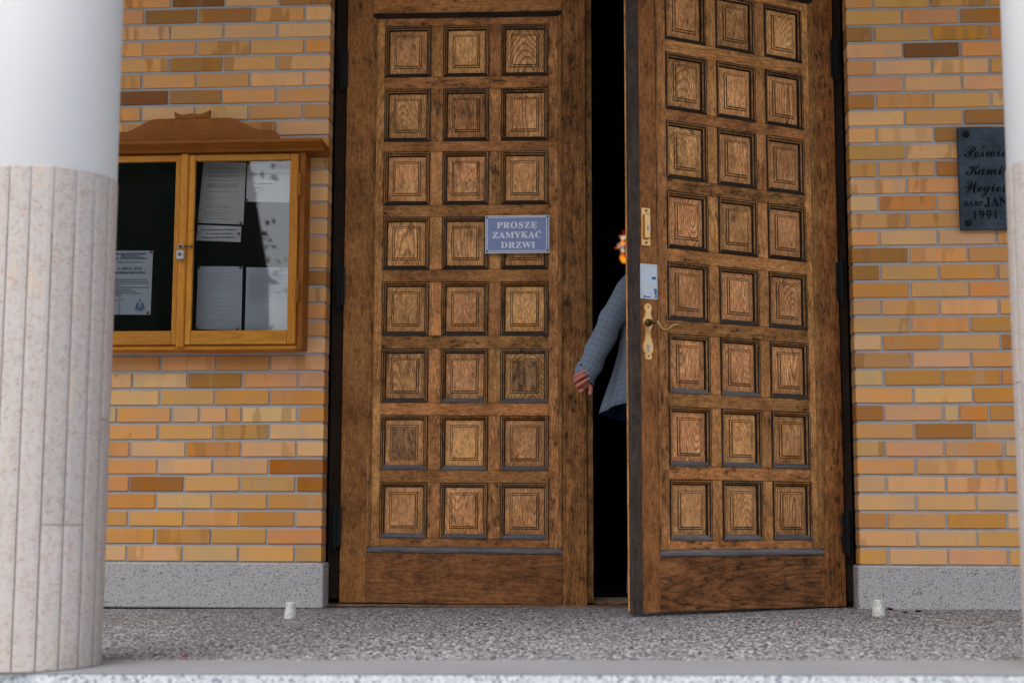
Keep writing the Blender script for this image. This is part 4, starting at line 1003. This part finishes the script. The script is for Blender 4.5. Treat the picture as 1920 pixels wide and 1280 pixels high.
slv = cloth_loft('sleeve', sleeve([(1.530, .04, 1.525), (1.452, .02, 1.488), (1.366, -.010, 1.370), (1.293, -.035, 1.222), (1.240, -.055, 1.108), (1.199, -.076, 1.026)], [.060, .064, .058, .057, .054, .053], .4), [M['cloth'], M['lining']], pe); solid(slv, .003)
slv = cloth_loft('sleeve', sleeve([(1.68, .04, 1.525), (1.775, .04, 1.49), (1.805, .045, 1.36), (1.83, .06, 1.22), (1.832, .11, 1.13), (1.83, .165, 1.045)], [.060, .072, .066, .060, .055, .050], 1.4), [M['cloth'], M['lining']], pe); solid(slv, .003)
for t_ in (0, 1, 2):
    k = MB(); k.add(*rings([[(.0055*math.cos(a*.628), yy, .0055*math.sin(a*.628)) for a in range(10)] for yy in (.0015, -.0015)])); link('button', k.me('button', M['button']), pe, L_((1.170+.011*t_, -.098, 1.052+.020*t_)), (0, .5, -.9))
# trousers, shoes, hair, collar
def leg(hx, kx, fx):
    rg_ = []
    for (c, r_) in ((Vector(hx)+Vector((0, 0, .10)), .105), (Vector(hx), .102), ((Vector(hx)+Vector(kx))/2, .092), (Vector(kx), .080), ((Vector(kx)+Vector(fx))/2, .078), (Vector(fx)+Vector((0, 0, .05)), .082), (Vector(fx)+Vector((0, .01, -.035)), .086)):
        rg_.append([L_((c.x+r_*(1+.04*math.sin(3*a))*math.cos(a), c.y+r_*1.05*math.sin(a), c.z)) for a in [2*math.pi*j/20 for j in range(20)]])
    return rg_
for lg in (((1.53, .08, .88), (1.485, .12, .50), (1.478, .06, .10)), ((1.67, .08, .88), (1.69, .20, .50), (1.70, .30, .10))):
    solid(cloth_loft('trouser_leg', leg(*lg), [M['cloth'], M['lining']], pe), .003)
    fx = lg[2]; sh_ = []
    for yy, w, h in ((-.10, .020, .03), (-.09, .034, .06), (-.03, .040, .085), (.05, .043, .075), (.11, .046, .055), (.17, .038, .04), (.20, .018, .025)):
        sh_.append([L_((fx[0]+w*math.cos(a), fx[1]+yy+.03, .014+max(0, h/2+h/2*math.sin(a)))) for a in [2*math.pi*j/14 for j in range(14)]])
    link('shoe', fixn(mesh('shoe', *rings(sh_), M['shoe'], smooth=True)), pe)
hv = []
for (z, r_, cy) in ((1.69, .093, .045), (1.74, .098, .055), (1.79, .095, .065), (1.83, .082, .07), (1.86, .055, .07), (1.875, .018, .07)):
    hv.append([L_((1.60+r_*math.cos(a), cy+r_*1.05*math.sin(a)-(.012 if math.sin(a) > .3 and z < 1.8 else 0), z)) for a in [2*math.pi*j/24 for j in range(24)]])
link('hair', fixn(mesh('hair', *rings(hv), M['hair'], smooth=True)), pe)
for s in (-1, 1):
    k = MB(); k.add(*lathe([(.002, -.012), (.010, -.006), (.012, 0), (.010, .006), (.002, .012)], 10)); link('eye', k.me('eye', M['paper'], True), pe, L_((1.60+s*.032, .160, 1.722)))
k = MB(); k.add(*rings([[(.022*math.cos(a*.628), yy, .006*math.sin(a*.628)) for a in range(10)] for yy in (0, .006)])); link('mouth', k.me('mouth', M['ink_red']), pe, L_((1.60, .188, 1.668)))
solid(cloth_loft('shirt_collar', [[L_((1.60+r_*math.cos(a), .062+r_*math.sin(a), z)) for a in [2*math.pi*j/24 for j in range(24)]] for z, r_ in ((1.535, .078), (1.565, .068), (1.60, .064))], [M['paper'], M['paper']], pe), .003)

# ================================================================== FAR TREES ACROSS THE YARD (seen in the glass)
tr = MB(); r_ = random.Random(11)
for i in range(36):
    x = -52+i*2.6+r_.uniform(-1, 1); y = -34+r_.uniform(-4, 4); h = r_.uniform(11., 15.)+(3. if x < -9.6 else 0)
    if -9.3 < x < -5.5: h *= .36
    tr.add(*tube([(x, y, -1.1), (x+.1, y, h*.35), (x, y, h*.8)], [.25, .18, .06], 6), 1)
    tr.add(*lathe([(.3, -1.1), (1.5, -1.1+.10*h), (2.0, -1.1+.3*h), (1.9, -1.1+.55*h), (1.2, -1.1+.8*h), (.2, -1.1+.93*h)], 9, (x, y)), 0)
    for k in range(1500):
        a = r_.uniform(0, 6.283); w = r_.random()**.4; zz = r_.uniform(.02, 1.0); rr2 = (2.2*math.sin(math.pi*min(1, .22+zz*.76))+.5+.5*math.sin(3*a+i))*w
        p = Vector((x+rr2*math.cos(a), y+rr2*math.sin(a), -1.1+h*zz)); s = r_.uniform(.06, .15)
        d1 = Vector((r_.uniform(-1, 1), r_.uniform(-1, 1), r_.uniform(-1, 1))).normalized()*s; d2 = d1.cross(Vector((r_.uniform(-1, 1), r_.uniform(-1, 1), r_.uniform(-1, 1)))).normalized()*s*.7
        tr.add([tuple(p-d1), tuple(p-d2), tuple(p+d1), tuple(p+d2)], [[0, 1, 2, 3]], 0)
tag(link('tree_line', tr.me('tree_line', [M['leaf'], M['bark']], fix=False)), kind='stuff')
